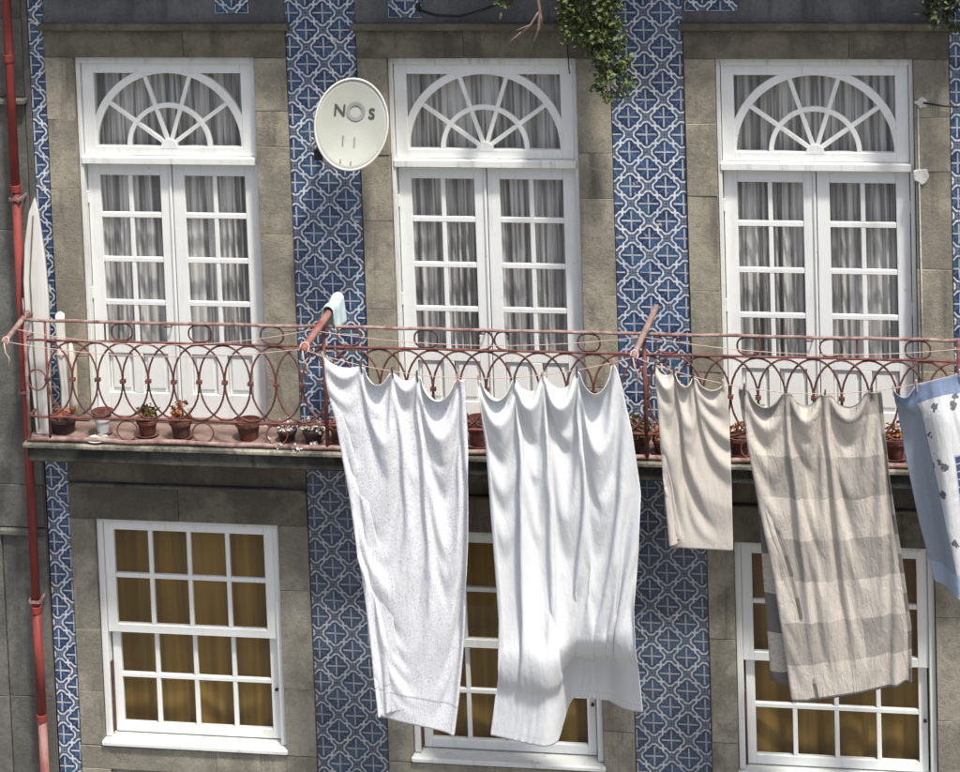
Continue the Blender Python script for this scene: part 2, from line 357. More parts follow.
# ------------------------------------------------------------------ object helpers
def root_loc(o):
    while o.parent: o = o.parent
    return o.location
class MB:
    def __init__(s): s.v = []; s.f = []
    def add(s, v, f):
        n = len(s.v); s.v += [tuple(p) for p in v]; s.f += [tuple(i+n for i in q) for q in f]; return s
    def box(s, x0, x1, y0, y1, z0, z1):
        return s.add([(x0,y0,z0),(x1,y0,z0),(x1,y1,z0),(x0,y1,z0),(x0,y0,z1),(x1,y0,z1),(x1,y1,z1),(x0,y1,z1)],
            [(0,3,2,1),(4,5,6,7),(0,1,5,4),(1,2,6,5),(2,3,7,6),(3,0,4,7)])
    def tube(s, pts, r, n=6, closed=False, caps=True):
        pts = [Vector(p) for p in pts]; N = len(pts); vs = []; fs = []; up = None
        for i, p in enumerate(pts):
            a = pts[(i-1) % N] if (closed or i > 0) else p
            b = pts[(i+1) % N] if (closed or i < N-1) else p
            t = (b-a).normalized()
            if up is None:
                up = Vector((0, 0, 1)) if abs(t.z) < 0.9 else Vector((0, 1, 0))
                if closed: up = Vector((0, 1, 0)) if abs(t.y) < 0.9 else Vector((1, 0, 0))
            sd = t.cross(up).normalized(); up = sd.cross(t).normalized()
            rr = r[i] if isinstance(r, (list, tuple)) else r
            for k in range(n):
                an = 2*PI*k/n; vs.append(p + sd*math.cos(an)*rr + up*math.sin(an)*rr)
        M_ = N if closed else N-1
        for i in range(M_):
            j = (i+1) % N
            for k in range(n):
                fs.append((i*n+k, i*n+(k+1) % n, j*n+(k+1) % n, j*n+k))
        if caps and not closed:
            fs.append(tuple(range(n-1, -1, -1))); fs.append(tuple((N-1)*n+k for k in range(n)))
        return s.add(vs, fs)
    def prism(s, poly, y0, y1):      # poly: (x,z) list
        n = len(poly); vs = [(x, y0, z) for x, z in poly] + [(x, y1, z) for x, z in poly]
        fs = [tuple(range(n)), tuple(range(2*n-1, n-1, -1))]
        for i in range(n):
            j = (i+1) % n; fs.append((i, i+n, j+n, j))
        return s.add(vs, fs)
    def arc(s, cx, cz, r0, r1, a0, a1, y0, y1, n=24):
        vs = []; fs = []
        for i in range(n+1):
            a = a0+(a1-a0)*i/n; c, sn = math.cos(a), math.sin(a)
            vs += [(cx+r0*c, y0, cz+r0*sn), (cx+r1*c, y0, cz+r1*sn), (cx+r1*c, y1, cz+r1*sn), (cx+r0*c, y1, cz+r0*sn)]
        for i in range(n):
            for k in range(4):
                fs.append((i*4+k, i*4+(k+1) % 4, i*4+4+(k+1) % 4, i*4+4+k))
        fs += [(0, 1, 2, 3), tuple(n*4+k for k in (3, 2, 1, 0))]
        return s.add(vs, fs)
    def lathe(s, prof, cx, cy, n=20):   # prof: (r,z)
        vs = []; fs = []
        for r, z in prof:
            for k in range(n):
                a = 2*PI*k/n; vs.append((cx+r*math.cos(a), cy+r*math.sin(a), z))
        for i in range(len(prof)-1):
            for k in range(n):
                fs.append((i*n+k, i*n+(k+1) % n, (i+1)*n+(k+1) % n, (i+1)*n+k))
        fs.append(tuple(range(n-1, -1, -1))); fs.append(tuple((len(prof)-1)*n+k for k in range(n)))
        return s.add(vs, fs)
    def mesh(s, name, off=Vector((0, 0, 0)), smooth=False):
        me = bpy.data.meshes.new(name)
        me.from_pydata([(a-off.x, b-off.y, c-off.z) for a, b, c in s.v], [], s.f)
        bm = bmesh.new(); bm.from_mesh(me); bmesh.ops.recalc_face_normals(bm, faces=bm.faces); bm.to_mesh(me); bm.free()
        if smooth:
            for p in me.polygons: p.use_smooth = True
        return me
    def build(s, name, mat, parent=None, bevel=0.0, smooth=False):
        off = root_loc(parent) if parent else Vector((0, 0, 0))
        me = s.mesh(name, off, smooth); me.materials.append(MT[mat])
        o = bpy.data.objects.new(name, me); col.objects.link(o)
        if parent: o.parent = parent
        if bevel:
            md = o.modifiers.new('bevel', 'BEVEL'); md.width = bevel; md.segments = 1; md.limit_method = 'ANGLE'
        return o
def empty(name, loc, label=None, cat=None, group=None):
    o = bpy.data.objects.new(name, None); col.objects.link(o); o.location = loc; o.empty_display_size = 0.2
    if label: tag(o, label, cat, group)
    return o
def tag(o, label, cat, group=None):
    o['label'] = label; o['category'] = cat
    if group: o['group'] = group
    return o
def struct(o): o['kind'] = 'structure'; return o
def stuff(o): o['kind'] = 'stuff'; return o
def share(me, name, parent, loc, rot=(0, 0, 0)):
    o = bpy.data.objects.new(name, me); col.objects.link(o); o.parent = parent
    o.location = Vector(loc) - root_loc(parent); o.rotation_euler = rot; return o

# ------------------------------------------------------------------ setting
ZT = 7.9                       # top of the balcony doors
FLOOR = 4.91                   # balcony floor
YS = -0.084                    # stone face
DX = (0.0, 2.585, 5.168)       # left edges of the three doors
WX = (0.0, 2.603, 5.218)       # left edges of the three lower windows
struct(MB().box(-60, 70, -60, -0.3, -0.2, 0.0).build('street_ground', 'street_stone'))

house = empty('townhouse', (3.0, 0, 0), 'blue and white tiled townhouse front with stone framed doors and windows', 'building')
# ---- walls behind the tiles
TW = 0.1372
wall = MB()
for a, b, c, d in ((-0.37, -0.236, 4.6, 12), (1.766, 2.347, 4.6, 12), (4.351, 4.930, 4.6, 12), (6.934, 7.62, 4.6, 12),
                   (-0.41, -0.208, 0, 4.6), (1.794, 2.395, 0, 4.6), (4.397, 5.010, 0, 4.6), (7.012, 7.62, 0, 4.6)):
    wall.box(a, b, -0.05, 0.35, c, d)
wall_o = wall.build('tile_wall', 'mortar', house)
for a, b in ((-0.2355, 1.7655), (2.3475, 4.3505), (4.9305, 6.9335)):
    MB().box(a, b, -0.052, 0.30, 8.19, 12).build('wall_panel', 'cement', house)
# base below the lower windows and the wall going on to the right
MB().box(7.6205, 11.0, -0.06, 0.35, 0, 12).build('side_pier', 'stone_upper', house)
for i in range(3):
    MB().box(WX[i]-0.207, WX[i]+1.793, -0.07, 0.3, 0.0, 1.72).build('plinth', 'stone_lower', house, 0.006)

def tile_mesh(w, flip):
    me = MB().box(-w/2, w/2, -0.006, 0.012, -TW/2+0.0014, TW/2-0.0014).mesh('tile')
    uv = me.uv_layers.new(name='UVMap')
    for p in me.polygons:
        for li in p.loop_indices:
            co = me.vertices[me.loops[li].vertex_index].co
            u = co.x/TW+0.5; v = co.z/TW+0.5
            uv.data[li].uv = (1-u if flip else u, v)
    me.materials.append(MT['tile']); return me
tm = (tile_mesh(TW-0.0028, False), tile_mesh(TW-0.0028, True))
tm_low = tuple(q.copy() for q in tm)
for q in tm_low: q.materials[0] = MT['tile_lower']
tiles = []
def strip(x0, x1, xl, zl, z0, z1, cross_parity=0):
    """tile cells of one wall strip; lattice corner (xl, zl) carries a cross"""
    i0 = math.floor((x0-xl)/TW); i1 = math.ceil((x1-xl)/TW)
    j0 = math.floor((z0-zl)/TW); j1 = math.ceil((z1-zl)/TW)
    for i in range(i0, i1):
        for j in range(j0, j1):
            a, b = max(x0, xl+i*TW), min(x1, xl+(i+1)*TW)
            c, d = max(z0, zl+j*TW), min(z1, zl+(j+1)*TW)
            if b-a < 0.006 or d-c < 0.006: continue
            tiles.append((a, b, c, d, xl+i*TW, zl+j*TW, (i+j) % 2))
strip(-0.368, -0.242, -0.36, 6.49, 4.95, 8.9)
strip(1.772, 2.338, 1.939, 6.505, 4.95, 8.9)
strip(4.357, 4.922, 4.486, 7.465, 4.95, 8.9)
strip(6.942, 7.60, 6.99, 7.4, 4.95, 8.9)
strip(-0.405, -0.214, -0.36, 3.6, 1.6, 4.9)
strip(1.800, 2.387, 1.986, 3.746, 1.6, 4.9)
strip(4.403, 5.002, 4.55, 3.40, 1.6, 4.9)
strip(7.018, 7.60, 7.1, 3.4, 1.6, 4.9)
nz0 = len(tiles)
strip(1.20, 1.475, 1.20, 8.285, 8.285, 8.56)          # leftover tiles above the door heads
strip(2.61, 2.88, 2.61, 8.25, 8.25, 8.52)
strip(4.945, 5.35, 4.945, 8.30, 8.30, 8.57)
def big_enough(t): return (t[1]-t[0]) > 0.09 and (t[3]-t[2]) > 0.12
def score(t):
    x, z = (t[0]+t[1])/2, (t[2]+t[3])/2
    if not big_enough(t): return -1
    s = 0
    if z > 8.5: s -= 5
    if x > 7.0: s -= 5
    if z < 1.9: s -= 5
    if z < 4.85 and 2.28 < x < 4.62 : s -= 3
    if z < 4.85 and 4.4 < x < 5.05: s -= 0.5 + (1 if z > 4.2 else 0)
    if 4.45 < z < 4.95: s -= 1
    return s
ranked = sorted(range(len(tiles)), key=lambda k: -score(tiles[k]))
single = set(k for k in ranked[:298] if score(tiles[k]) > -2)
fv, ff, fuv, frn, fmi = [], [], [], [], []
for k, (a, b, c, d, cx, cz, par) in enumerate(tiles):
    yy = -0.056 if k < nz0 else -0.0585
    if k in single:
        full = (b-a) > TW-0.002 and (d-c) > TW-0.002
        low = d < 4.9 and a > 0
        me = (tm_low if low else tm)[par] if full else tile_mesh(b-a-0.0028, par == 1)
        if low and not full: me.materials[0] = MT['tile_lower']
        if not full:
            uv = me.uv_layers[0]
            for p in me.polygons:
                for li in p.loop_indices:
                    co = me.vertices[me.loops[li].vertex_index].co
                    u = (co.x+(a+b)/2-cx)/TW
                    zf = (c+d)/2 - cz + co.z*(d-c)/TW
                    uv.data[li].uv = (1-u if par else u, zf/TW)
            for vv in me.vertices: vv.co.z *= (d-c)/TW
        share(me, 'tile', wall_o, ((a+b)/2, yy + rng.uniform(-0.0012, 0.0012), (c+d)/2),
              (rng.gauss(0, 0.012), rng.gauss(0, 0.005), rng.gauss(0, 0.012)))
    else:
        n = len(fv); e = 0.0014; y0 = yy-0.006+rng.uniform(-0.001, 0.001)
        q = [(a+e, c+e), (b-e, c+e), (b-e, d-e), (a+e, d-e)]
        fv += [(x, y0, z) for x, z in q] + [(x, -0.045, z) for x, z in q]
        r_ = rng.random()
        for fc in ((0, 1, 2, 3), (0, 4, 5, 1), (1, 5, 6, 2), (2, 6, 7, 3), (3, 7, 4, 0)):
            ff.append(tuple(n+t for t in fc)); fmi.append(1 if (d < 4.9 and a > 0) else 0)
            for t in fc:
                x, z = q[t % 4]; u = (x-cx)/TW; fuv.append((1-u if par else u, (z-cz)/TW)); frn.append(r_)
off = house.location
me = bpy.data.meshes.new('tile_field'); me.from_pydata([(x-off.x, y, z) for x, y, z in fv], [], ff)
me.attributes.new('rnd', 'FLOAT', 'CORNER'); me.uv_layers.new(name='UVMap')
me.uv_layers['UVMap'].data.foreach_set('uv', [c for q in fuv for c in q]); me.attributes['rnd'].data.foreach_set('value', frn)
me.materials.append(MT['tile']); me.materials.append(MT['tile_lower']); me.polygons.foreach_set('material_index', fmi); o = bpy.data.objects.new('tile_field', me); col.objects.link(o); o.parent = wall_o; stuff(o)

# ---- stone surrounds
def stones(name, boxes, mat, backing):
    p = MB()
    for q in backing: p.box(*q)
    po = p.build(name, 'mortar', house)
    for x0, x1, y0, y1, z0, z1 in boxes:
        g = 0.0012; j = rng.uniform(-0.003, 0.003)
        m = MB(); m.box(x0+g, x1-g, y0+j, y1, z0+g, z1-g)
        # uneven worn corners
        m.v = [(a+rng.uniform(-.002, .002), b+(rng.uniform(-.003, .003) if b < 0 else 0), c+rng.uniform(-.002, .002)) for a, b, c in m.v]
        mm_ = mat if (z0 < 7.9 and mat == 'stone_upper') or (mat == 'stone_lower' and z0 < 4.05) else 'stone_dark'
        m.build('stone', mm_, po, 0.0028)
    return po
for i, x in enumerate(DX):
    bx = []
    xl0, xl1, xr0, xr1 = x-0.238, x-0.002, x+1.502, x+1.768
    jl = [7.93, 7.42, 6.85, 6.1, 5.45, 4.92] if i != 1 else [7.93, 7.15, 6.62, 5.9, 4.92]
    jr = [7.93, 7.50, 7.21, 6.5, 5.7, 4.92] if i == 0 else ([7.93, 7.18, 6.82, 6.05, 5.3, 4.92] if i == 1 else [7.93, 7.48, 7.06, 6.3, 5.5, 4.92])
    for a, b in zip(jl, jl[1:]): bx.append((xl0, xl1, YS, 0.16, b, a))
    for a, b in zip(jr, jr[1:]): bx.append((xr0, xr1, YS, 0.16, b, a))
    cut = x + (0.93, 0.62, 1.02)[i]
    bx += [(xl0, cut, YS-0.004, 0.16, 7.93, 8.155), (cut, xr1, YS-0.004, 0.16, 7.93, 8.155)]
    stones('stone_surround', bx, 'stone_upper', [(xl0+.004, xl1-.004, YS+0.012, 0.15, 4.92, 8.14), (xr0+.004, xr1-.004, YS+0.012, 0.15, 4.92, 8.14), (xl1-.01, xr0+.01, YS+0.012, 0.15, 7.945, 8.14)])
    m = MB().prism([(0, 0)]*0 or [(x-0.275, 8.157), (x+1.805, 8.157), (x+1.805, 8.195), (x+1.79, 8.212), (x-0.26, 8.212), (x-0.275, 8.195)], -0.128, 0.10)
    m.build('cornice', 'stone_dark', house, 0.006)
for i, x in enumerate(WX):
    xl0, xl1, xr0, xr1 = x-0.208, x-0.003, x+1.543, x+1.794
    bx = []
    jl = [4.09, 3.15, 2.62, 2.16] if i != 2 else [4.09, 3.3, 2.45, 2.16]
    jr = [4.09, 3.55, 2.72, 2.16] if i != 1 else [4.09, 3.2, 2.5, 2.16]
    for a, b in zip(jl, jl[1:]): bx.append((xl0, xl1, YS, 0.16, b, a))
    for a, b in zip(jr, jr[1:]): bx.append((xr0, xr1, YS, 0.16, b, a))
    cut = x+(0.72, 0.9, 0.6)[i]
    bx += [(xl0, cut, YS-0.003, 0.16, 4.09, 4.37), (cut, xr1, YS-0.003, 0.16, 4.09, 4.37)]
    bx += [(xl0, xr1, YS+0.006, 0.16, 4.405, 4.745)]
    MB().box(xl0+.002, xr1-.002, -.118, .10, 4.3745, 4.4015).build('moulding', 'stone_dark', house, .008)
    bx += [(xl0, x+0.95, YS-0.002, 0.16, 1.96, 2.155), (x+0.95, xr1, YS-0.002, 0.16, 1.96, 2.155)]
    bx += [(xl0+.25, xr1-.2, YS+0.035, 0.16, 1.725, 1.945), (xl0, xl0+.25, YS, 0.16, 1.725, 1.96), (xr1-.2, xr1, YS, 0.16, 1.725, 1.96)]
    stones('stone_surround', bx, 'stone_lower', [(xl0+.004, xl1-.004, YS+0.012, 0.15, 1.73, 4.73), (xr0+.004, xr1-.004, YS+0.012, 0.15, 1.73, 4.73), (xl1-.01, xr0+.01, YS+0.05, 0.15, 4.105, 4.73), (xl1-.01, xr0+.01, YS+0.05, 0.15, 1.73, 2.14)])
# dark rooms behind the openings
for (x0, x1, z0, z1) in [(x-0.02, x+1.52, 4.9, 7.95) for x in DX] + [(x-0.02, x+1.56, 2.1, 4.12) for x in WX]:
    m = MB(); v = [(x0,.17,z0),(x1,.17,z0),(x1,.17,z1),(x0,.17,z1),(x0,1.4,z0),(x1,1.4,z0),(x1,1.4,z1),(x0,1.4,z1)]
    m.add(v, [(4,5,6,7),(0,1,5,4),(1,2,6,5),(2,3,7,6),(3,0,4,7)])
    struct(m.build('room_interior', 'room_dark'))

# ---- balcony doors with fanlights
def door(x, wornseed):
    d = MB()
    Z = lambda t: ZT-t
    d.box(x, x+.032, -.03, .15, FLOOR+.006, ZT+.026); d.box(x+1.468, x+1.5, -.03, .15, FLOOR+.006, ZT+.026)
    d.box(x+.0325, x+1.4675, -.03, .15, Z(.030), ZT+.026)
    part = d.build('balcony_door', 'white_worn', house, 0.004)
    # fanlight frame
    f = MB()
    f.box(x+.0365, x+.135, .008, .07, Z(.7945), Z(.0345)); f.box(x+1.365, x+1.4635, .008, .07, Z(.7945), Z(.0345))
    f.box(x+.1352, x+1.3648, .008, .07, Z(.118), Z(.0345)); f.box(x+.1352, x+1.3648, .008, .07, Z(.7945), Z(.722))
    f.build('fanlight_frame', 'white_paint', part, 0.004)
    cx, cz = x+.75, Z(.722)
    MB().arc(cx, cz, .602, .664, math.radians(12), math.radians(168), .014, .06, 36).build('fanlight_arch', 'white_paint', part, 0.003)
    for sgn in (0, 1):
        a0, a1 = (0, 12) if not sgn else (168, 180)
        MB().arc(cx, cz, .602, .650, math.radians(a0), math.radians(a1), .0145, .0595, 4).build('fanlight_arch', 'white_paint', part)
    MB().arc(cx, cz, .318, .356, 0, PI, .017, .055, 28).build('inner_arch', 'white_paint', part, 0.003)
    for k in range(1, 5):
        a = math.radians(36*k); c, s_ = math.cos(a), math.sin(a); w = .017
        p = [(cx+c*.05-s_*w, cz+s_*.05+c*w), (cx+c*.05+s_*w, cz+s_*.05-c*w), (cx+c*.61+s_*w, cz+s_*.61-c*w), (cx+c*.61-s_*w, cz+s_*.61+c*w)]
        MB().prism(p, .020, .052).build('spoke', 'white_paint', part, 0.003)
    MB().arc(cx, cz-.012, .001, .072, 0, PI, .006, .056, 18).build('hub', 'white_paint', part, 0.004)
    def sector(r0, r1, a0, a1):
        n = 8; pts = [(cx+r1*math.cos(a0+(a1-a0)*i/n), cz+r1*math.sin(a0+(a1-a0)*i/n)) for i in range(n+1)]
        pts += [(cx+r0*math.cos(a1-(a1-a0)*i/n), cz+r0*math.sin(a1-(a1-a0)*i/n)) for i in range(n+1)]
        return pts
    for k in range(5):
        a0, a1 = math.radians(36*k+.1), math.radians(36*k+35.9)
        MB().prism(sector(.06, .335, a0, a1), .034, .038).build('pane', 'glass', part)
        MB().prism(sector(.337, .63, a0, a1), .034, .038).build('pane', 'glass', part)
    for sg in (-1, 1):
        pts = [(cx+sg*.632*math.cos(math.radians(t)), cz+.632*math.sin(math.radians(t))) for t in range(15, 76, 5)]
        pts += [(cx+sg*.62, Z(.11))]
        MB().prism(pts, .034, .038).build('pane', 'glass', part)
    tb = MB(); tb.prism([(0, 0)]*0 or [(x+.018, Z(.858)), (x+1.482, Z(.858)), (x+1.482, Z(.797)), (x+.018, Z(.797))], -.042, .10)
    tb.build('transom_bar', 'white_worn', part, 0.007)
    # two leaves
    rows = [(.972, 1.280), (1.322, 1.652), (1.692, 2.012), (2.052, 2.368)]
    for side in (0, 1):
        mx_ = (lambda t: x+t) if side == 0 else (lambda t: x+1.5-t)
        def bx(m, a, b, y0, y1, t0, t1):
            p, q = mx_(a), mx_(b); m.box(min(p, q), max(p, q), y0, y1, Z(t1), Z(t0))
        m = MB(); y0, y1 = .042, .085
        bx(m, .0375, .142, y0, y1, .8645, 2.985); bx(m, .648, .7465, y0, y1, .8605, 2.985)
        bx(m, .1422, .6478, y0, y1, .8605, .970); bx(m, .1422, .6478, y0, y1, 2.370, 2.455); bx(m, .1422, .6478, y0, y1, 2.785, 2.985)
        bx(m, .352, .438, y0, y1, 2.4552, 2.7848)
        leaf = m.build('door_leaf', 'white_paint', part, 0.004)
        m = MB(); bx(m, .377, .413, y0+.006, y1-.006, .9705, 2.3695); m.build('muntin', 'white_paint', part, 0.004)
        for ra, rb in zip(rows, rows[1:]):
            m = MB(); bx(m, .1425, .6475, y0+.004, y1-.008, ra[1], rb[0]); m.build('muntin', 'white_paint', part, 0.004)
        for ca, cb in ((.1425, .3765), (.4135, .6475)):
            for ra, rb in rows:
                m = MB(); bx(m, ca, cb, .062, .066, ra, rb); m.build('pane', 'glass', part)
        for ca, cb in ((.143, .351), (.439, .647)):
            m = MB(); bx(m, ca+.001, cb-.001, .070, .082, 2.456, 2.784); bx(m, ca+.03, cb-.03, .056, .0702, 2.49, 2.752)
            m.build('door_panel', 'white_paint', part, 0.006)
    for hx in (x+.0325, x+1.4555):
        for hzz in (1.15, 1.95, 2.75):
            MB().box(hx, hx+.012, .028, .0415, Z(hzz+.05), Z(hzz-.05)).build('hinge', 'white_worn', part, .003)
    hd = MB().tube([(x+.70, .04, Z(2.20)), (x+.70, .012, Z(2.20)), (x+.70, .008, Z(2.215)), (x+.64, .008, Z(2.215))], .006, 6).build('handle', 'dark_iron', part, 0, True)
    a = MB(); a.prism([(x+.722, Z(2.98)), (x+.7475, Z(2.98)), (x+.7475, Z(.866)), (x+.722, Z(.866))], .026, .0418)
    a.build('astragal', 'white_worn', part, 0.008)
    st = MB().box(x+.033, x+1.467, -.06, .14, FLOOR+.002, FLOOR+.012+.0).build('threshold', 'balcony_floor', part)
    return part
doors = [door(x, i) for i, x in enumerate(DX)]

# ---- lower sash windows
def sash(x):
    T = 4.087; Z = lambda t: T-t
    m = MB()
    m.box(x, x+.05, -.04, .13, Z(1.868), Z(0)); m.box(x+1.49, x+1.54, -.04, .13, Z(1.868), Z(0)); m.box(x+.0505, x+1.4895, -.04, .13, Z(.042), Z(0))
    part = m.build('sash_window', 'white_worn', house, 0.005)
    xs = [.135, 1.405]; n = 4; mw = .036; pw = (xs[1]-xs[0]-3*mw)/4
    def sashframe(name, y0, y1, a0, a1, top, bot, g0, g1, mid):
        f = MB(); f.box(x+a0, x+.1345, y0, y1, Z(bot), Z(top)); f.box(x+1.4055, x+a1, y0, y1, Z(bot), Z(top))
        f.box(x+.1347, x+1.4053, y0, y1, Z(g0), Z(top)); f.box(x+.1347, x+1.4053, y0, y1, Z(bot), Z(g1))
        f.build(name, 'white_paint', part, 0.004)
        for k in range(3):
            xa = x+xs[0]+(k+1)*pw+k*mw
            MB().box(xa, xa+mw, y0+.005, y1-.006, Z(g1-.0005), Z(g0+.0005)).build('muntin', 'white_paint', part, 0.004)
        MB().box(x+.135, x+1.405, y0+.003, y1-.008, Z(mid+.018), Z(mid-.018)).build('muntin', 'white_paint', part, 0.004)
        for k in range(4):
            xa = x+xs[0]+k*(pw+mw)
            for t0, t1 in ((g0, mid-.018), (mid+.018, g1)):
                MB().box(xa+.001, xa+pw-.001, (y0+y1)/2-.002, (y0+y1)/2+.002, Z(t1), Z(t0)).build('pane', 'glass', part)
    sashframe('upper_sash', -.012, .035, .0515, 1.4885, .0435, .985, .112, .915, .502)
    sashframe('lower_sash', .042, .090, .065, 1.475, .94, 1.862, 1.012, 1.785, 1.378)
    MB().prism([(x-.018, Z(1.918)), (x+1.558, Z(1.918)), (x+1.558, Z(1.8755)), (x-.018, Z(1.8755))], -.112, .12).build('sill', 'white_worn', part, 0.010)
    MB().box(x+.0515, x+.0635, .0, .03, Z(1.85), Z(1.25)).build('sash_cord', 'dark_iron', part)
    lk = MB(); lk.box(x+1.44, x+1.465, .015, .041, Z(1.445), Z(1.425)); lk.build('sash_catch', 'cable_black', part, .003)
    return part
wins = [sash(x) for x in WX]

# ---- curtains (things of their own, hung inside)
def curtain(name, x0, x1, z0, z1, y, mat, label, cat, group, folds, amp, seed, flare=0.0):
    r_ = random.Random(seed); nx, nz = 90, 7
    ph = [r_.uniform(0, 6.28) for _ in range(6)]; fr = [folds*r_.uniform(.6, 1.5) for _ in range(6)]
    am = [amp*r_.uniform(.3, 1) for _ in range(6)]
    vs = []; fs = []
    for j in range(nz+1):
        t = j/nz
        for i in range(nx+1):
            s = i/nx; sw = s + flare*t*0.04*math.sin(5*s+ph[0])
            yy = sum(a*math.sin(6.283*f*sw + p + 0.25*t*math.sin(p*3)) for a, f, p in zip(am, fr, ph))
            vs.append((x0+(x1-x0)*s, y+yy*(0.75+0.25*t), z1+(z0-z1)*t))
    for j in range(nz):
        for i in range(nx):
            a = j*(nx+1)+i; fs.append((a, a+1, a+nx+2, a+nx+1))
    o = MB().add(vs, fs).build(name, mat, None, 0, True)
    tag(o, label, cat, group); return o
sidew = ('left', 'right')
where = ('left balcony door', 'middle balcony door beside the dish', 'right balcony door')
for i, x in enumerate(DX):
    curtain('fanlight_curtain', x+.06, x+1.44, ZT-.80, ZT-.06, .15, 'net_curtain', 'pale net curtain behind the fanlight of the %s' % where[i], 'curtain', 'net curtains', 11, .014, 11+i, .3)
    for s_ in (0, 1):
        a = x+.07+s_*.69; b = a+.67
        if i == 2 and s_ == 0: b -= .07
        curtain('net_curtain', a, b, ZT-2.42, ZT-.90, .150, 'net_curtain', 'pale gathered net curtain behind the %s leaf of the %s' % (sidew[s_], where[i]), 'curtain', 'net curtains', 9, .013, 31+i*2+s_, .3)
wh = ('lower left sash window', 'lower middle window behind the white sheets', 'lower right window behind the patchwork cloth')
for i, x in enumerate(WX):
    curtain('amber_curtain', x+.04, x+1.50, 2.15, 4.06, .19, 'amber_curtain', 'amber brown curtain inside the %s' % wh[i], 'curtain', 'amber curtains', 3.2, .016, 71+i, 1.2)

# ------------------------------------------------------------------ neighbouring house at the left
nb = empty('neighbour_house', (-1.5, 0, 0), 'grey stone edge of the neighbouring house beside the red drainpipe', 'building')
MB().box(-3.2, -.425, -.055, .4, 0, 12).build('wall', 'mortar', nb)
zs = [0.1, 1.5, 2.55, 3.93]
for a, b in zip(zs, zs[1:]):
    MB().box(-.80, -.428, -.085+rng.uniform(-.004, .004), .2, a+.0015, b-.0015).build('stone', 'stone_grey', nb, .004)
    MB().box(-3.1, -.806, -.10, .2, a+.0015, b-.0015).build('stone', 'stone_grey', nb, .004)
zs = [4.0, 4.36, 6.5, 7.55]
for a, b in zip(zs, zs[1:]):
    MB().box(-3.1, -.428, -.085+rng.uniform(-.005, .005), .2, a+.0015, b-.0015).build('stone', 'stone_grey', nb, .004)
zs = [7.6, 8.25, 9.4, 12]
for a, b in zip(zs, zs[1:]):
    MB().box(-3.1, -.428, -.075+rng.uniform(-.004, .004), .2, a+.0015, b-.0015).build('stone', 'stone_grey', nb, .004)
MB().box(-3.15, -.40, -.15, .1, 7.553, 7.595).build('ledge', 'stone_grey', nb, .008)
MB().box(-3.15, -.42, -.12, .1, 3.935, 3.992).build('ledge', 'stone_grey', nb, .012)
MB().box(-.4245, -.3745, -.070, .3, 4.7, 12).build('corner_strip', 'plaster_white' if False else 'stone_grey', nb, .004)

dp = empty('drainpipe', (-.49, -.2, 0), 'red painted drainpipe running down the left edge of the house', 'drainpipe')
MB().tube([(-.49, -.2, z) for z in (6.86, 8.0, 9.5)], .037, 14).build('pipe_section', 'pipe_red', dp, 0, True)
MB().tube([(-.488, -.2, z) for z in (3.3, 5.0, 6.9)], .036, 14).build('pipe_section', 'pipe_red', dp, 0, True)
MB().tube([(-.486, -.2, z) for z in (2.42, 3.34)], .038, 14).build('pipe_section', 'pipe_red', dp, 0, True)
MB().tube([(-.485, -.2, z) for z in (0.05, 1.2, 2.46)], .036, 14).build('pipe_section', 'pipe_worn', dp, 0, True)
for z in (6.88, 3.36, 2.44, 7.95):
    MB().tube([(-.489, -.2, z-.03), (-.489, -.2, z+.03)], .044, 14).build('collar', 'pipe_red', dp, .004)
for z in (6.80, 3.44, 5.2):
    m = MB().box(-.535, -.445, -.245, -.242, z-.012, z+.012).box(-.45, -.442, -.242, -.08, z-.012, z+.012).box(-.538, -.530, -.242, -.08, z-.012, z+.012)
    m.build('bracket', 'faded_paint', dp)

# ------------------------------------------------------------------ balcony
YR = -.52
bal = empty('balcony', (3.4, -.3, 4.74), 'long stone balcony with red painted wrought iron railing of interlaced hoops', 'balcony')
XL, XR = -.40, 8.0
sl = MB().prism([(0, 0)]*0 or [(XL, 4.872), (XR, 4.872), (XR, 4.908), (XL, 4.908)], -.565, -.02).build('slab', 'slab_edge', bal, .008)
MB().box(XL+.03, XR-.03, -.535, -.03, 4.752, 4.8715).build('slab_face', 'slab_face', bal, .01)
MB().box(XL+.02, XR-.02, -.50, -.09, 4.9082, 4.914).build('floor_paint', 'balcony_floor', bal)
def rail(name, z, r, mat, x0=-.345, x1=7.95, wob=.004, flat=None):
    pts = [(x0+(x1-x0)*i/60, YR+rng.uniform(-wob, wob)*.6, z+rng.uniform(-wob, wob)) for i in range(61)]
    return MB().tube(pts, r, 8).build(name, mat, bal, 0, True)
rail('top_rail', 5.905, .0135, 'faded_paint')
rail('second_rail', 5.745, .0105, 'rust_paint', wob=.002)
rail('bottom_rail', 5.118, .0115, 'rust_paint')
bb = MB(); pts = [(-.36+8.3*i/40, YR+rng.uniform(-.006, .006), 4.935+rng.uniform(-.006, .006)) for i in range(41)]
bb.tube(pts, .020, 6).build('base_bar', 'faded_paint', bal, 0, True)
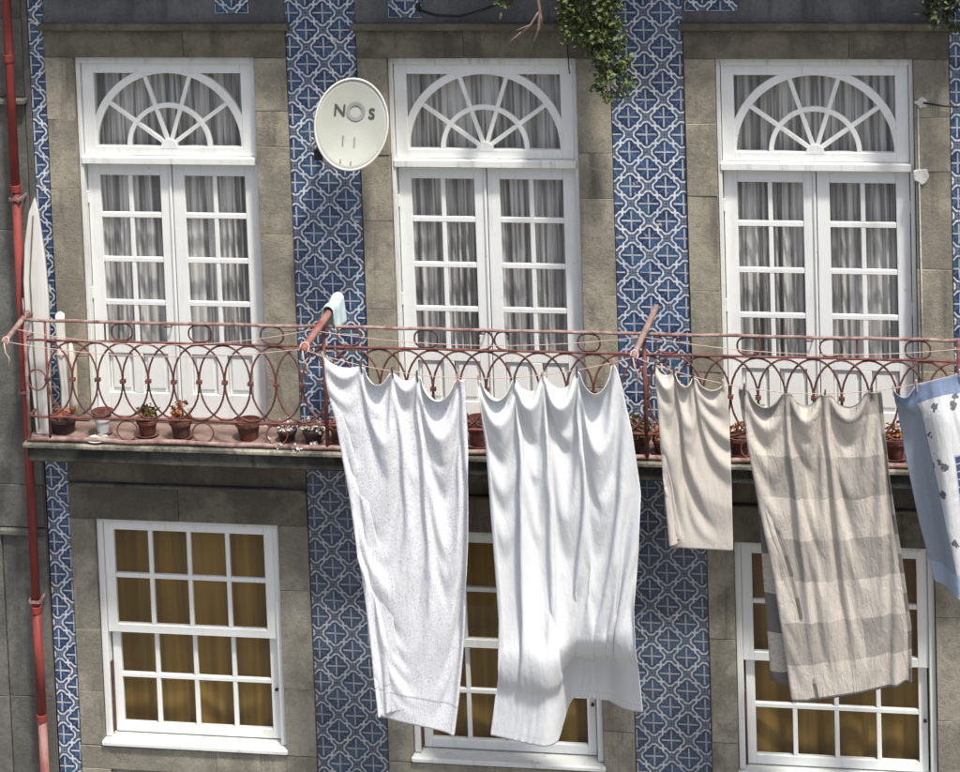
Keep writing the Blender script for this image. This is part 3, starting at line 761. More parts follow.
# side returns towards the wall
for xx in (-.345,):
    for z, r in ((5.905, .0135), (5.745, .0105), (5.118, .0115)):
        MB().tube([(xx, YR, z), (xx, -.06, z)], r, 8).build('return_rail', 'rust_paint', bal, 0, True)
HP = .2085; hz, hh = 5.4315, .3025
hm = MB(); n = 28
hm.tube([(HP*1.0*math.cos(2*PI*i/n), 0, hh*math.sin(2*PI*i/n)) for i in range(n)], .0082, 6, True)
hmesh = hm.mesh('hoop', smooth=True); hmesh.materials.append(MT['dark_iron'])
hmesh2 = hmesh.copy(); hmesh2.materials[0] = MT['rust_paint']
cm = MB().box(-.022, .022, -.016, .016, -.014, .014).mesh('collar'); cm.materials.append(MT['rust_paint'])
k = 0; x = -.175
while x < 7.9:
    rust = (1.55 < x < 2.5) or (4.2 < x < 4.95) or x > 6.55 or x < .2
    if x > 0.0 and k > 0:
        share(hmesh2 if rust else hmesh, 'hoop', bal, (x, YR+(.0035 if k % 2 else -.0035), hz), (rng.gauss(0, .006), rng.gauss(0, .012), 0))
    share(cm, 'collar', bal, (x, YR, hz+rng.uniform(-.006, .006)), (0, rng.gauss(0, .08), 0))
    k += 1; x += HP
# half hoop next to the first post
MB().tube([(-.175+HP*math.sin(PI*i/16)*.999, YR+.0035, hz+hh*math.cos(PI*i/16)) for i in range(17)], .0082, 6).build('hoop', 'rust_paint', bal, 0, True)
for xx, r, mat in ((-.345, .015, 'faded_paint'), (-.175, .011, 'rust_paint'), (2.096, .017, 'rust_paint'), (4.60, .017, 'rust_paint'), (6.95, .018, 'rust_paint')):
    MB().tube([(xx, YR, 4.92), (xx, YR, 5.4), (xx, YR, 5.90)], r, 8).build('post', mat, bal, 0, True)
MB().tube([(-.345, YR, 5.9), (-.352, YR+.01, 6.08)], .008, 6).build('finial', 'faded_paint', bal, 0, True)
for xx in (.322, 6.2, ):
    MB().tube([(xx, YR, 5.75), (xx, YR, 5.90)], .008, 6).build('short_bar', 'rust_paint', bal)
def oval(cx, cz, w, h, r, mat, pw=2.6, name='ring', tilt=0.0):
    pts = []
    for i in range(24):
        a = 2*PI*i/24; c, s_ = math.cos(a), math.sin(a)
        px, pz = w*math.copysign(abs(c)**(2/pw), c), h*math.copysign(abs(s_)**(2/pw), s_)
        pts.append((cx+px*math.cos(tilt)-pz*math.sin(tilt), YR, cz+px*math.sin(tilt)+pz*math.cos(tilt)))
    return MB().tube(pts, r, 6, True).build(name, mat, bal, 0, True)
for i, cx in enumerate((.461, 1.10, 1.683, 2.299, 2.909, 4.178, 4.78, 5.394, 6.008, 6.65, 7.27)):
    oval(cx, 5.826, .090+rng.uniform(-.008, .004), .068, .0075, 'rust_paint' if i in (3, 6) else 'dark_iron', 2.5, tilt=rng.gauss(0, .05))
for cx in (.47, 1.09, 1.69, 2.31, 2.92, 3.55, 4.17, 5.40, 6.0, 6.64):
    oval(cx, 5.025, .085, .078, .0065, 'rust_paint', 2.0)
oval(-.262, 5.42, .075, .085, .007, 'rust_paint', 2.0)
# facing C scrolls under the top rail
def scroll(cx, sg):
    pts = []
    for i in range(34):
        t = i/33
        a = math.radians(-95 + 300*t); rad = .074 - .046*max(0, t-.5)/.5
        zc = 5.826 + (.074-rad)*.55
        pts.append((cx + sg*(.080 - rad*math.cos(a)), YR, zc+rad*math.sin(a)))
    MB().tube(pts, .0080, 6).build('scroll', 'dark_iron', bal, 0, True)
scroll(3.44, -1); scroll(3.44, 1)

# balcony of the floor above, out of frame, that shades the door heads
ub = empty('upper_balcony', (3.4, -.3, 8.9), 'stone balcony of the floor above over the door heads', 'balcony')
MB().box(XL, 8.0, -.58, -.02, 9.10, 9.24).build('slab', 'slab_edge', ub, .01)
MB().box(XL+.03, 7.97, -.55, -.03, 9.02, 9.0995).build('slab_face', 'slab_face', ub, .01)

# ------------------------------------------------------------------ satellite dish
dl = Vector((2.365, -.44, 7.49))
dish = empty('satellite_dish', (2.06, -.06, 7.30), 'pale oval satellite dish fixed to the tiles beside the middle door', 'satellite dish')
DM = Matrix.Translation(dl) @ Matrix.Rotation(math.radians(12), 4, 'Z') @ Matrix.Rotation(math.radians(-14), 4, 'X') @ Matrix.Rotation(math.radians(7), 4, 'Y')
A_, B_ = .280, .347
def dbuild(m, name, mat, bevel=0, smooth=False):
    m.v = [tuple(DM @ Vector(p)) for p in m.v]; return m.build(name, mat, dish, bevel, smooth)
m = MB(); vs = [(0, .055, 0)]; fs = []; rings = 10; seg = 48
for j in range(1, rings+1):
    t = j/rings
    for i in range(seg):
        a = 2*PI*i/seg; vs.append((A_*t*math.cos(a), .055*(1-t*t), B_*t*math.sin(a)))
for i in range(seg): fs.append((0, 1+i, 1+(i+1) % seg))
for j in range(rings-1):
    for i in range(seg):
        a = 1+j*seg; fs.append((a+i, a+(i+1) % seg, a+seg+(i+1) % seg, a+seg+i))
m.add(vs, fs); ro = dbuild(m, 'reflector', 'dish_paint', 0, True)
sd = ro.modifiers.new('solid', 'SOLIDIFY'); sd.thickness = .006; sd.offset = -1
dbuild(MB().tube([((A_+.002)*math.cos(2*PI*i/64), .001, (B_+.002)*math.sin(2*PI*i/64)) for i in range(64)], .0095, 8, True), 'rim', 'dish_rim', 0, True)
def letter(ch, cx, cz, size, mat):
    cu = bpy.data.curves.new('letter', 'FONT'); cu.body = ch; cu.size = size; cu.extrude = .0012; cu.offset = .0015*size/.1
    cu.align_x = 'CENTER'; cu.resolution_u = 4
    to = bpy.data.objects.new('tmp', cu); col.objects.link(to); bpy.context.view_layer.update()
    me = bpy.data.meshes.new_from_object(to); bpy.data.objects.remove(to)
    mm = MB(); mm.v = []
    vv = []
    for q in me.vertices:
        px, pz = cx+q.co.x, cz+q.co.y
        t2 = (px/A_)**2+(pz/B_)**2
        vv.append((px, .055*(1-t2)-.006-q.co.z, pz))
    mm.add(vv, [tuple(p.vertices) for p in me.polygons]); bpy.data.meshes.remove(me)
    dbuild(mm, 'letter', mat)
letter('N', -.100, .060, .125, 'letter_black'); letter('S', .150, .055, .115, 'letter_black')
pts = []
mm = MB()
n = 36; vv = []; ffs = []
for i in range(n):
    a = 2*PI*i/n
    for r in (.046, .073):
        px, pz = .024+r*math.cos(a), .100+r*math.sin(a); t2 = (px/A_)**2+(pz/B_)**2
        vv.append((px, .055*(1-t2)-.0075, pz))
for i in range(n): ffs.append((i*2, i*2+1, ((i+1) % n)*2+1, ((i+1) % n)*2))
mm.add(vv, ffs); lo = dbuild(mm, 'letter', 'letter_grey'); sdm = lo.modifiers.new('s', 'SOLIDIFY'); sdm.thickness = .002
for px, pz, h in ((-.055, -.13, .085), (.035, -.135, .085), (-.06, -.285, .03), (.02, -.295, .03)):
    t2 = (px/A_)**2+(pz/B_)**2; yy = .055*(1-t2)
    dbuild(MB().box(px-.005, px+.005, yy-.012, yy+.01, pz-h/2, pz+h/2), 'dish_mark', 'letter_grey', .002)  # small grey upright bars on the face of the reflector
MB().tube([(2.06, -.06, 7.24), (2.06, -.20, 7.24), (2.16, -.33, 7.33), (2.30, -.385, 7.45)], .022, 10).build('mount_arm', 'cable_black', dish, 0, True)
MB().box(2.00, 2.12, -.085, -.065, 7.15, 7.33).build('wall_plate', 'letter_grey', dish, .004)
MB().box(2.02, 2.12, -.30, -.16, 7.16, 7.25).build('clamp', 'cable_black', dish, .01)
MB().tube([(2.05, -.28, 7.24), (2.0, -.30, 7.28), (2.02, -.33, 7.35), (2.1, -.34, 7.30), (2.12, -.36, 7.16), (2.2, -.36, 7.12)], .008, 6).build('cable', 'white_pot', dish, 0, True)

# ------------------------------------------------------------------ clothes line arms, lines
ARMS = [((-.36, -.40, 5.925), (-.322, -1.02, 5.90)), ((2.175, -.38, 6.05), (2.05, -1.02, 5.895)), ((4.69, -.38, 6.07), (4.56, -1.02, 5.90)), ((7.25, -.38, 6.05), (7.12, -1.02, 5.90))]
albl = ['pinkish wooden drying pole at the left end of the railing', 'thick red wooden drying pole draped with a pale rag', 'faded red wooden drying pole over the railing between the two right doors', 'red wooden drying pole beyond the right door']
for i, (a, b) in enumerate(ARMS[:3]):
    t = empty('drying_pole', a, albl[i], 'drying pole', 'drying poles')
    r = (.021, .029, .023)[i]
    a_, b_ = Vector(a), Vector(b); mid = a_.lerp(b_, .5)
    MB().tube([a_, a_.lerp(b_, .33), a_.lerp(b_, .66), b_], [r, r*1.05, r, r*.92], 10).build('pole', ('faded_paint', 'arm_red', 'bare_wood')[i], t, 0, True)
    pts = [b_ + (a_-b_)*.06 + Vector((math.cos(q)*r*1.25, math.sin(q)*.02, math.sin(q)*r*1.25)) for q in [k*.8 for k in range(17)]]
    MB().tube(pts, .006, 6).build('knot', 'rope', t, 0, True)
    MB().tube([b_, b_+Vector((.01, -.01, -.07)), b_+Vector((.035, 0, -.12)), b_+Vector((.03, .0, -.2))], .006, 6).build('loose_end', 'rope', t, 0, True)
def sag(a, b, s, n=32): 
    a, b = Vector(a), Vector(b)
    return [a.lerp(b, i/n) - Vector((0, 0, 4*s*(i/n)*(1-i/n))) for i in range(n+1)]
def line_tag(pts, label, r=.0032):
    o = MB().tube(pts, r, 5).build('clothesline', 'rope', None, 0, True); tag(o, label, 'clothesline', 'clotheslines')
o0, o1, o2, o3 = [Vector(b) for a, b in ARMS]
def inn(i, t): return Vector(ARMS[i][1]).lerp(Vector(ARMS[i][0]), t)
line_tag(sag(inn(0, .04), inn(1, .04), .09), 'outer empty clothesline left of the rag draped pole')
line_tag(sag(inn(0, .45), inn(1, .45), .13), 'inner empty clothesline left of the rag draped pole')
L1 = lambda x: 5.895 - 4*.190*((x-2.05)/2.51)*(1-(x-2.05)/2.51)
L2 = lambda x: 5.90 - 4*.245*((x-4.56)/2.56)*(1-(x-4.56)/2.56)
line_tag([(2.05+2.51*i/40, -1.0, L1(2.05+2.51*i/40)) for i in range(41)], 'clothesline holding the two long white sheets')
line_tag([(4.56+2.56*i/40, -1.0, L2(4.56+2.56*i/40)) for i in range(41)], 'clothesline holding the beige towel and patchwork cloth')
line_tag(sag(inn(1, .4), inn(2, .4), .09), 'empty inner clothesline above the two long white sheets')
line_tag(sag(inn(2, .4), inn(3, .4), .10), 'empty inner clothesline above the towel and patchwork cloth')

# ------------------------------------------------------------------ laundry: position based cloth
def interp(tab, t): return np.interp(t, [a for a, _ in tab], [b for _, b in tab])
def sim_cloth(name, W, H, nx, ny, pins, Lc, Rc, line, mat, seed, nf, guides=(), steps=170, iters=9, Y0=-1.0, hem=0.0, thick=.003, slack_top=True, zbot=None, wind=0.0):
    """pins: (s, X) on the line; Lc/Rc: edge X over t (0 top, 1 hem)"""
    r_ = np.random.RandomState(seed)
    s = np.linspace(0, 1, nx); t = np.linspace(0, 1, ny)
    dx, dz = W/(nx-1), H/(ny-1)
    ps = np.array([p[0] for p in pins]); px = np.array([p[1] for p in pins])
    xt = np.interp(s, ps, px)
    Pm = np.zeros((ny, nx, 3))
    ph = r_.uniform(0, 6.28, 5); fr = np.array([nf, nf*.53, nf*1.6, nf*2.3, nf*.8])*r_.uniform(.85, 1.15, 5); am = np.array([1, .6, .45, .22, .5])
    for j in range(ny):
        lx, rx = interp(Lc, t[j]), interp(Rc, t[j]); k = min(1, t[j]*2.5)
        xx = (1-k)*xt + k*(lx+(rx-lx)*s)
        base = sum(a*np.sin(6.2832*f*s + p + t[j]*1.1*np.sin(p*5)) for a, f, p in zip(am, fr, ph))
        need = max(0.0, W**2 - (xx[-1]-xx[0])**2)
        lo, hi = 0.0, .3
        for _ in range(24):
            mid = (lo+hi)/2
            if np.hypot(np.diff(xx), np.diff(base*mid)).sum() < W: lo = mid
            else: hi = mid
        Pm[j, :, 0] = xx; Pm[j, :, 1] = Y0 + base*lo*min(1, .35+t[j]*1.5)
        Pm[j, :, 2] = np.array([line(v) for v in xt])*(1-0) - t[j]*H
    idx = [int(round(p*(nx-1))) for p in ps]
    pinpos = np.array([[x, Y0, line(x)-.004] for x in px])
    X = Pm.copy(); V = np.zeros_like(X); dt = .028
    Lx = interp(Lc, t); Rx = interp(Rc, t)
    sh = math.hypot(dx, dz)
    geo = [np.sqrt(((s[None, :]-p)*W)**2 + (t[:, None]*H)**2)+1e-6 for p in ps]
    def lra():
        for g, pp in zip(geo, pinpos):
            d = X-pp; l = np.sqrt((d*d).sum(-1))+1e-9
            X[:] = pp + d*np.minimum(1.0, g*1.004/l)[..., None]
    def con(a, b, rest, k):
        d = X[b]-X[a]; l = np.sqrt((d*d).sum(-1, keepdims=True))+1e-9
        c = d*((l-rest)/l*.5*k); X[a] += c; X[b] -= c
    sl = np.s_
    for st in range(steps):
        V *= .965; V[:, :, 2] -= 9.8*dt*.22
        V[:, :, 0] += wind*dt
        old = X.copy(); X += V*dt
        for it in range(iters):
            for q in (0, 1):
                con(sl[:, q:nx-1:2], sl[:, q+1:nx:2], dx, 1.0)
                con(sl[q:ny-1:2, :], sl[q+1:ny:2, :], dz, 1.0)
            for q in (0, 1):
                con(sl[q:ny-1:2, 0:nx-1], sl[q+1:ny:2, 1:nx], sh, .35)
                con(sl[q:ny-1:2, 1:nx], sl[q+1:ny:2, 0:nx-1], sh, .35)
            for q in (0, 1, 2):
                a_ = X[:, q:nx-2:3]; b_ = X[:, q+2:nx:3]; n_ = min(a_.shape[1], b_.shape[1])
                con(sl[:, q:q+3*n_-2:3], sl[:, q+2:q+2+3*n_-2:3], 2*dx, .018)
                a_ = X[q:ny-2:3]; b_ = X[q+2:ny:3]; n_ = min(a_.shape[0], b_.shape[0])
                con(sl[q:q+3*n_-2:3, :], sl[q+2:q+2+3*n_-2:3, :], 2*dz, .035)
            X[0, idx] = pinpos
            if it % 3 == 2: lra()
        X[:, 0, 0] += (Lx-X[:, 0, 0])*.10; X[:, -1, 0] += (Rx-X[:, -1, 0])*.10
        X[:, :, 1] = np.minimum(X[:, :, 1], -.60)
        for (j0, j1, fx, fy, fz, kk) in guides:
            a, b = int(j0*(ny-1)), int(j1*(ny-1))+1
            for f_, ax in ((fx, 0), (fy, 1), (fz, 2)):
                if f_ is not None:
                    tgt = np.interp(s, [p for p, _ in f_], [p for _, p in f_])
                    X[a:b, :, ax] += (tgt[None, :]-X[a:b, :, ax])*kk
        X[0, idx] = pinpos
        V = (X-old)/dt; np.clip(V, -3, 3, out=V)
    for _ in range(2):
        S = X.copy()
        S[1:-1, 1:-1] = .5*X[1:-1, 1:-1] + .125*(X[:-2, 1:-1]+X[2:, 1:-1]+X[1:-1, :-2]+X[1:-1, 2:])
        S[1:-1, 0] = .6*X[1:-1, 0] + .2*(X[:-2, 0]+X[2:, 0]); S[1:-1, -1] = .6*X[1:-1, -1] + .2*(X[:-2, -1]+X[2:, -1])
        X = S
    # ease each row so that its outer edges hang where they do in the place
    for j in range(ny):
        k = min(1, t[j]*6)
        x0, x1 = X[j, :, 0].min(), X[j, :, 0].max()
        g = Lx[j] + (X[j, :, 0]-x0)*(Rx[j]-Lx[j])/max(.05, x1-x0)
        X[j, :, 0] += k*(g-X[j, :, 0])
    if zbot is not None:
        zt = np.interp(s, [a for a, _ in zbot], [b for _, b in zbot])
        dzv = zt - X[-1, :, 2]
        X[:, :, 2] += (t[:, None]**2)*dzv[None, :]
    me = bpy.data.meshes.new(name)
    vs = X.reshape(-1, 3); fs = [(j*nx+i, j*nx+i+1, (j+1)*nx+i+1, (j+1)*nx+i) for j in range(ny-1) for i in range(nx-1)]
    org = Vector((float(xt.mean()), Y0, float(vs[:, 2].min())))
    me.from_pydata([(float(a)-org.x, float(b)-org.y, float(c)-org.z) for a, b, c in vs], [], fs)
    uv = me.uv_layers.new(name='UVMap')
    for p in me.polygons:
        p.use_smooth = True
        for li in p.loop_indices:
            vi = me.loops[li].vertex_index; j, i = divmod(vi, nx)
            uv.data[li].uv = (s[i]*W, (1-t[j])*H)
    me.materials.append(MT[mat])
    o = bpy.data.objects.new(name, me); col.objects.link(o); o.location = org
    sb = o.modifiers.new('sub', 'SUBSURF'); sb.levels = 1; sb.render_levels = 1
    so = o.modifiers.new('thick', 'SOLIDIFY'); so.thickness = thick; so.offset = 0
    return o
SC = []
s1 = sim_cloth('floral_sheet', 1.52, 2.86, 76, 110, [(0, 2.205), (.22, 2.495), (.45, 2.735), (.62, 2.925), (.94, 3.235), (1, 3.29)],
    [(0, 2.205), (.17, 2.277), (.39, 2.37), (.66, 2.457), (.83, 2.494), (1, 2.527)],
    [(0, 3.29), (.2, 3.297), (.44, 3.275), (.71, 3.22), (.88, 3.166), (1, 3.117)], L1, 'floral_sheet', 3, 4.6,
    zbot=[(0, 3.10), (.3, 3.03), (1, 2.915)])
tag(s1, 'long white sheet with fine bluish flower print, left of the plain sheet', 'sheet')
s2 = sim_cloth('white_sheet', 1.78, 2.86, 84, 110, [(0, 3.39), (.25, 3.669), (.47, 3.881), (.72, 4.138), (1, 4.412)],
    [(0, 3.39), (.2, 3.431), (.44, 3.461), (.66, 3.487), (.82, 3.471), (1, 3.390)],
    [(0, 4.438), (.18, 4.536), (.36, 4.588), (.52, 4.56), (.68, 4.515), (.8, 4.52), (1, 4.557)], L1, 'white_sheet', 8, 4.4,
    guides=[(.86, 1.0, [(0, 3.39), (.37, 3.90), (.47, 3.94), (.78, 4.28), (1, 4.557)], [(0, -1.0), (.31, -1.06), (.38, -1.0), (.49, -.64), (.78, -.62), (.88, -.85), (1, -1.0)], None, .22),
            (.74, .84, None, [(0, -1.05), (.30, -1.16), (.40, -1.10), (.52, -1.0), (.8, -1.02), (1, -1.04)], None, .06)],
    zbot=[(0, 2.93), (.2, 2.90), (.37, 2.885), (.45, 2.97), (.52, 3.07), (.78, 3.04), (1, 3.165)])
tag(s2, 'plain bright white sheet billowing above the lower middle window', 'sheet')
s3 = sim_cloth('beige_towel', .76, 1.28, 46, 72, [(0, 4.722), (.3, 4.86), (.62, 5.0), (.97, 5.22), (1, 5.25)],
    [(0, 4.72), (.5, 4.745), (1, 4.79)], [(0, 5.255), (.5, 5.262), (1, 5.262)], L2, 'beige_towel', 5, 3.2, zbot=[(0, 4.52), (.35, 4.455), (1, 4.445)], thick=.006)
tag(s3, 'small plain beige towel hanging between white sheet and patchwork cloth', 'towel')
s4 = sim_cloth('patchwork_cloth', 1.50, 2.30, 74, 96, [(0, 5.335), (.06, 5.375), (.32, 5.665), (.36, 5.70), (.60, 5.93), (.66, 5.99), (.93, 6.27), (1, 6.365)],
    [(0, 5.335), (.2, 5.39), (.4, 5.465), (.6, 5.55), (.8, 5.61), (1, 5.665)], [(0, 6.365), (.3, 6.415), (.55, 6.49), (.8, 6.55), (1, 6.545)], L2, 'patchwork_cloth', 12, 3.6,
    zbot=[(0, 3.34), (.12, 3.30), (.3, 3.31), (.6, 3.38), (1, 3.50)], thick=.005)
vs = []; fs = []
for j in range(25):
    for i in range(9):
        u, v = i/8, j/24
        vs.append((5.437+.075*v+.20*u, -.865+.015*math.sin(5*u+3*v), 4.95+(3.40-4.95)*v - .06*u*v))
for j in range(24):
    for i in range(8): fs.append((j*9+i, j*9+i+1, j*9+i+10, j*9+i+9))
bk = MB().add(vs, fs); off4 = s4.location
bme = bk.mesh('back_fold', off4, True); bme.materials.append(MT['patch_back'])
bo = bpy.data.objects.new('back_fold', bme); col.objects.link(bo); bo.parent = s4
bo.modifiers.new('thick', 'SOLIDIFY').thickness = .005
tag(s4, 'large beige and grey checked patchwork cloth with dark edging', 'cloth')
s5 = sim_cloth('printed_cloth', .78, 1.56, 44, 80, [(0, 6.452), (.30, 6.60), (.38, 6.64), (.72, 6.93), (1, 7.08)],
    [(0, 6.45), (.35, 6.525), (.7, 6.623), (1, 6.73)], [(0, 7.10), (.5, 7.06), (1, 6.99)], L2, 'printed_cloth', 21, 2.3,
    guides=[(.15, 1.0, None, [(0, -.84), (.18, -.88), (.42, -1.10), (.62, -1.06), (1, -1.0)], None, .06)], zbot=[(0, 4.20), (.5, 4.17), (1, 4.25)], thick=.005)
tag(s5, 'pale blue and white printed cloth with black blots at the right edge', 'cloth')

# pegs
def peg(x, line, mat, label, tilt=0.0, dz=0.0):
    z = line(x)+dz; t = empty('clothes_peg', (x, -1.0, z), label, 'clothes peg', 'clothes pegs')
    for s_ in (-1, 1):
        m = MB(); m.v = []
        m.box(-.006, .006, s_*.004-.0035, s_*.004+.0035, -.055, .03)
        m.v = [(a*math.cos(tilt)+c*math.sin(tilt)+x, b-1.0 + s_*.006*max(0, (c+.01)/.04), c*math.cos(tilt)-a*math.sin(tilt)+z) for a, b, c in m.v]
        m.build('prong', mat, t, .0015)
    MB().tube([(x-.007, -1.0, z), (x+.007, -1.0, z)], .005, 6).build('spring', 'dark_iron', t)
pl = [(2.205, 'peg_wood', 'first peg on the floral sheet by the rag draped pole', L1), (2.495, 'peg_dark', 'dark peg second from left on the floral sheet', L1), (2.735, 'peg_dark', 'dark peg third from left on the floral sheet', L1),
      (2.925, 'peg_dark', 'dark peg fourth from left on the floral sheet', L1), (3.235, 'peg_pink', 'peg at the right corner of the floral sheet', L1),
      (3.39, 'peg_wood', 'wooden peg at the left corner of the plain white sheet', L1), (3.669, 'peg_dark', 'dark peg second from left on the plain white sheet', L1), (3.881, 'peg_wood', 'peg at the middle of the plain white sheet', L1),
      (4.138, 'peg_dark', 'dark peg fourth from left on the plain white sheet', L1), (4.412, 'peg_pink', 'pinkish peg at the right corner of the plain white sheet', L1),
      (4.722, 'peg_dark', 'dark peg at the left corner of the beige towel', L2), (4.86, 'peg_dark', 'dark peg second from left on the beige towel', L2), (5.0, 'peg_dark', 'dark peg third from left on the beige towel', L2), (5.22, 'peg_wood', 'peg at the right corner of the beige towel', L2),
      (5.375, 'peg_dark', 'dark peg at the left corner of the patchwork cloth', L2), (5.68, 'peg_dark', 'dark peg second from left on the patchwork cloth', L2), (5.96, 'peg_dark', 'dark peg third from left on the patchwork cloth', L2), (6.30, 'peg_dark', 'dark peg at the right corner of the patchwork cloth', L2),
      (6.452, 'peg_wood', 'peg at the left corner of the printed blue cloth', L2), (6.62, 'peg_wood', 'peg at the middle of the printed blue cloth', L2), (6.93, 'peg_wood', 'peg at the right of the printed blue cloth', L2)]
for x, mt, lb, ln in pl: peg(x, ln, mt, lb, rng.gauss(0, .12))

# rag over the red arm
a_, b_ = Vector(ARMS[1][0]), Vector(ARMS[1][1])
vs = []; fs = []; nu, nv = 16, 26
ax = (b_-a_).normalized(); sidev = ax.cross(Vector((0, 0, 1))).normalized()
for i in range(nu+1):
    u = i/nu; base = a_ + ax*(-.05 + .22*u) + Vector((0, 0, .012*math.sin(9*u)))
    for j in range(nv+1):
        v = j/nv; q = (v-.42)*2.0
        if abs(q) < .2: off_ = sidev*(q/.2*.042) + Vector((0, 0, .040+.02*math.cos(q/.2*PI/2)))
        else:
            dd = abs(q)-.2; ln = .34 if q < 0 else .27
            off_ = sidev*math.copysign(.044+.03*dd+.016*math.sin(13*u+5*v)*dd, q) + Vector((0, 0, .040-dd*ln))
        vs.append(base+off_)
for i in range(nu):
    for j in range(nv):
        a = i*(nv+1)+j; fs.append((a, a+1, a+nv+2, a+nv+1))
rag = MB().add(vs, fs).build('rag', 'aqua_cloth', None, 0, True); rag.modifiers.new('s', 'SOLIDIFY').thickness = .004
tag(rag, 'pale aqua rag draped over the red drying pole', 'rag')

# ------------------------------------------------------------------ pots and clutter on the balcony floor
FZ = FLOOR+.005
def leaves(m, cx, cy, cz, n, sx, sy, sz, size, r_, up=.4, base=None):
    for _ in range(n):
        while True:
            p = Vector((r_.uniform(-1, 1), r_.uniform(-1, 1), r_.uniform(-1, 1)))
            if p.length < 1: break
        c = Vector((cx+p.x*sx, cy+p.y*sy, cz+p.z*sz))
        d = Vector((r_.gauss(0, 1), r_.gauss(0, 1), r_.gauss(up, .7))).normalized()
        w = d.cross(Vector((r_.gauss(0, 1), r_.gauss(0, 1), r_.gauss(0, 1)))).normalized()
        L = size*r_.uniform(.6, 1.3); nn = d.cross(w)*L*.12
        m.add([c, c+d*L*.5+w*L*.3+nn, c+d*L, c+d*L*.5-w*L*.3+nn], [(0, 1, 2, 3)])
def pot(x, y, r, h, mat, label, plant=None, seed=1, saucer=True, pmat='olive_leaf', n=60, psz=(.08, .08, .07), lsz=.05):
    r_ = random.Random(seed)
    t = empty('flower_pot', (x, y, FZ), label, 'flower pot', 'flower pots on the balcony')
    z0 = FZ + (.016 if saucer else 0)
    if saucer: MB().lathe([(r*.8, FZ), (r*1.12, FZ+.014), (r*1.16, FZ+.02), (r*1.08, FZ+.02), (r*.78, FZ+.010)], x, y).build('saucer', 'glossy_saucer', t, 0, True)
    MB().lathe([(r*.70, z0), (r*.95, z0+h*.78), (r*1.06, z0+h*.78), (r*1.08, z0+h), (r*.95, z0+h), (r*.92, z0+h*.86)], x, y, 24).build('pot_body', mat, t)
    MB().lathe([(r*.90, z0+h*.80), (r*.5, z0+h*.88)], x, y, 16).build('soil', 'soil', t, 0, True)
    if plant:
        m = MB(); leaves(m, x, y, z0+h+psz[2]*.6, n, *psz, lsz, r_)
        stuff(m.build('foliage', pmat, t))
        for k in range(4):
            a = r_.uniform(0, 6.28)
            MB().tube([(x, y, z0+h*.8), (x+math.cos(a)*psz[0]*.4, y+math.sin(a)*psz[1]*.4, z0+h+psz[2]*.9)], .004, 5).build('stem', 'stem_green', t)
    return t
pot(-.13, -.32, .105, .13, 'dark_pot', 'dark basket pot with brown twigs at the left end of the balcony', True, 2, False, 'dry_leaf', 45, (.1, .08, .05), .06)
pot(.20, -.33, .068, .13, 'white_pot', 'small white pot under a red bowl behind the railing', None, 3)
t = empty('red_bowl', (.20, -.33, FZ+.15), 'shallow red bowl on top of the small white pot', 'bowl')
MB().lathe([(.04, FZ+.148), (.082, FZ+.175), (.09, FZ+.19), (.083, FZ+.19), (.035, FZ+.158)], .20, -.33).build('bowl_body', 'rust_paint', t, 0, True)
pot(.575, -.34, .082, .12, 'olive_leaf' if False else 'terracotta', 'terracotta pot with low yellow green plant', True, 4, True, 'olive_leaf', 130, (.085, .08, .07), .05)
pot(.86, -.36, .088, .13, 'terracotta', 'terracotta pot with dry orange plant in front of the left door', True, 5, True, 'dry_leaf', 90, (.085, .08, .095), .05)
pot(1.41, -.34, .098, .15, 'terracotta', 'large empty terracotta pot with wide rim near the left door jamb', None, 6, False)
pot(1.73, -.36, .075, .09, 'dark_pot', 'low dark pot with pale flowers below the blue tiles', True, 7, False, 'petal_white', 60, (.10, .08, .05), .035)
pot(1.95, -.38, .08, .10, 'dark_pot', 'low dark pot with white flowers next to the railing post', True, 8, False, 'petal_white', 80, (.11, .09, .06), .04)
pot(2.16, -.36, .08, .12, 'terracotta', 'terracotta pot with reddish plant behind the floral sheet', True, 9, True, 'dry_leaf', 70, (.1, .09, .07), .05)
pot(3.27, -.33, .10, .20, 'rust_paint', 'tall red pot between the two white sheets', None, 10, True)
pot(4.53, -.36, .085, .13, 'dark_pot', 'dark pot with orange and green plant right of the plain sheet', True, 11, False, 'olive_leaf', 120, (.10, .09, .10), .05)
pot(4.70, -.38, .07, .11, 'terracotta', 'small terracotta pot with dry orange plant beside the beige towel', True, 12, True, 'dry_leaf', 90, (.085, .07, .08), .045)
pot(5.30, -.35, .09, .13, 'terracotta', 'terracotta pot with brown twigs between towel and patchwork cloth', True, 13, True, 'dry_leaf', 60, (.09, .08, .06), .05)
pot(6.47, -.35, .085, .14, 'terracotta', 'terracotta pot with brown plant left of the printed blue cloth', True, 14, True, 'dry_leaf', 70, (.09, .08, .07), .05)
for k, (x, y, w) in enumerate(((1.66, -.50, .035), (1.84, -.535, .045), (1.70, -.53, .02), (1.98, -.47, .03), (1.60, -.46, .025))):
    r_ = random.Random(50+k); m = MB(); leaves(m, x, y, FZ+.02, 26, w, w*.5, .018, .03, r_, .3)
    o = m.build('fallen_blossom', 'petal_white'); tag(o, ('pale fallen blossoms on the balcony edge in front of the low dark pot','large white clump of fallen blossoms at the outer balcony edge','tiny scrap of fallen blossom at the balcony edge, smallest of them','fallen blossoms in front of the pot by the railing post','leftmost small pile of fallen blossoms near the terracotta pot')[k], 'blossoms', 'fallen blossoms on the balcony edge')
sc = MB().lathe([(.05, FZ+.002), (.085, FZ+.012), (.09, FZ+.018), (.08, FZ+.018), (.04, FZ+.008)], .20, -.47).build('saucer', 'white_pot', None, 0, True)
tag(sc, 'pale shallow saucer on the floor by the bottom rail', 'saucer')

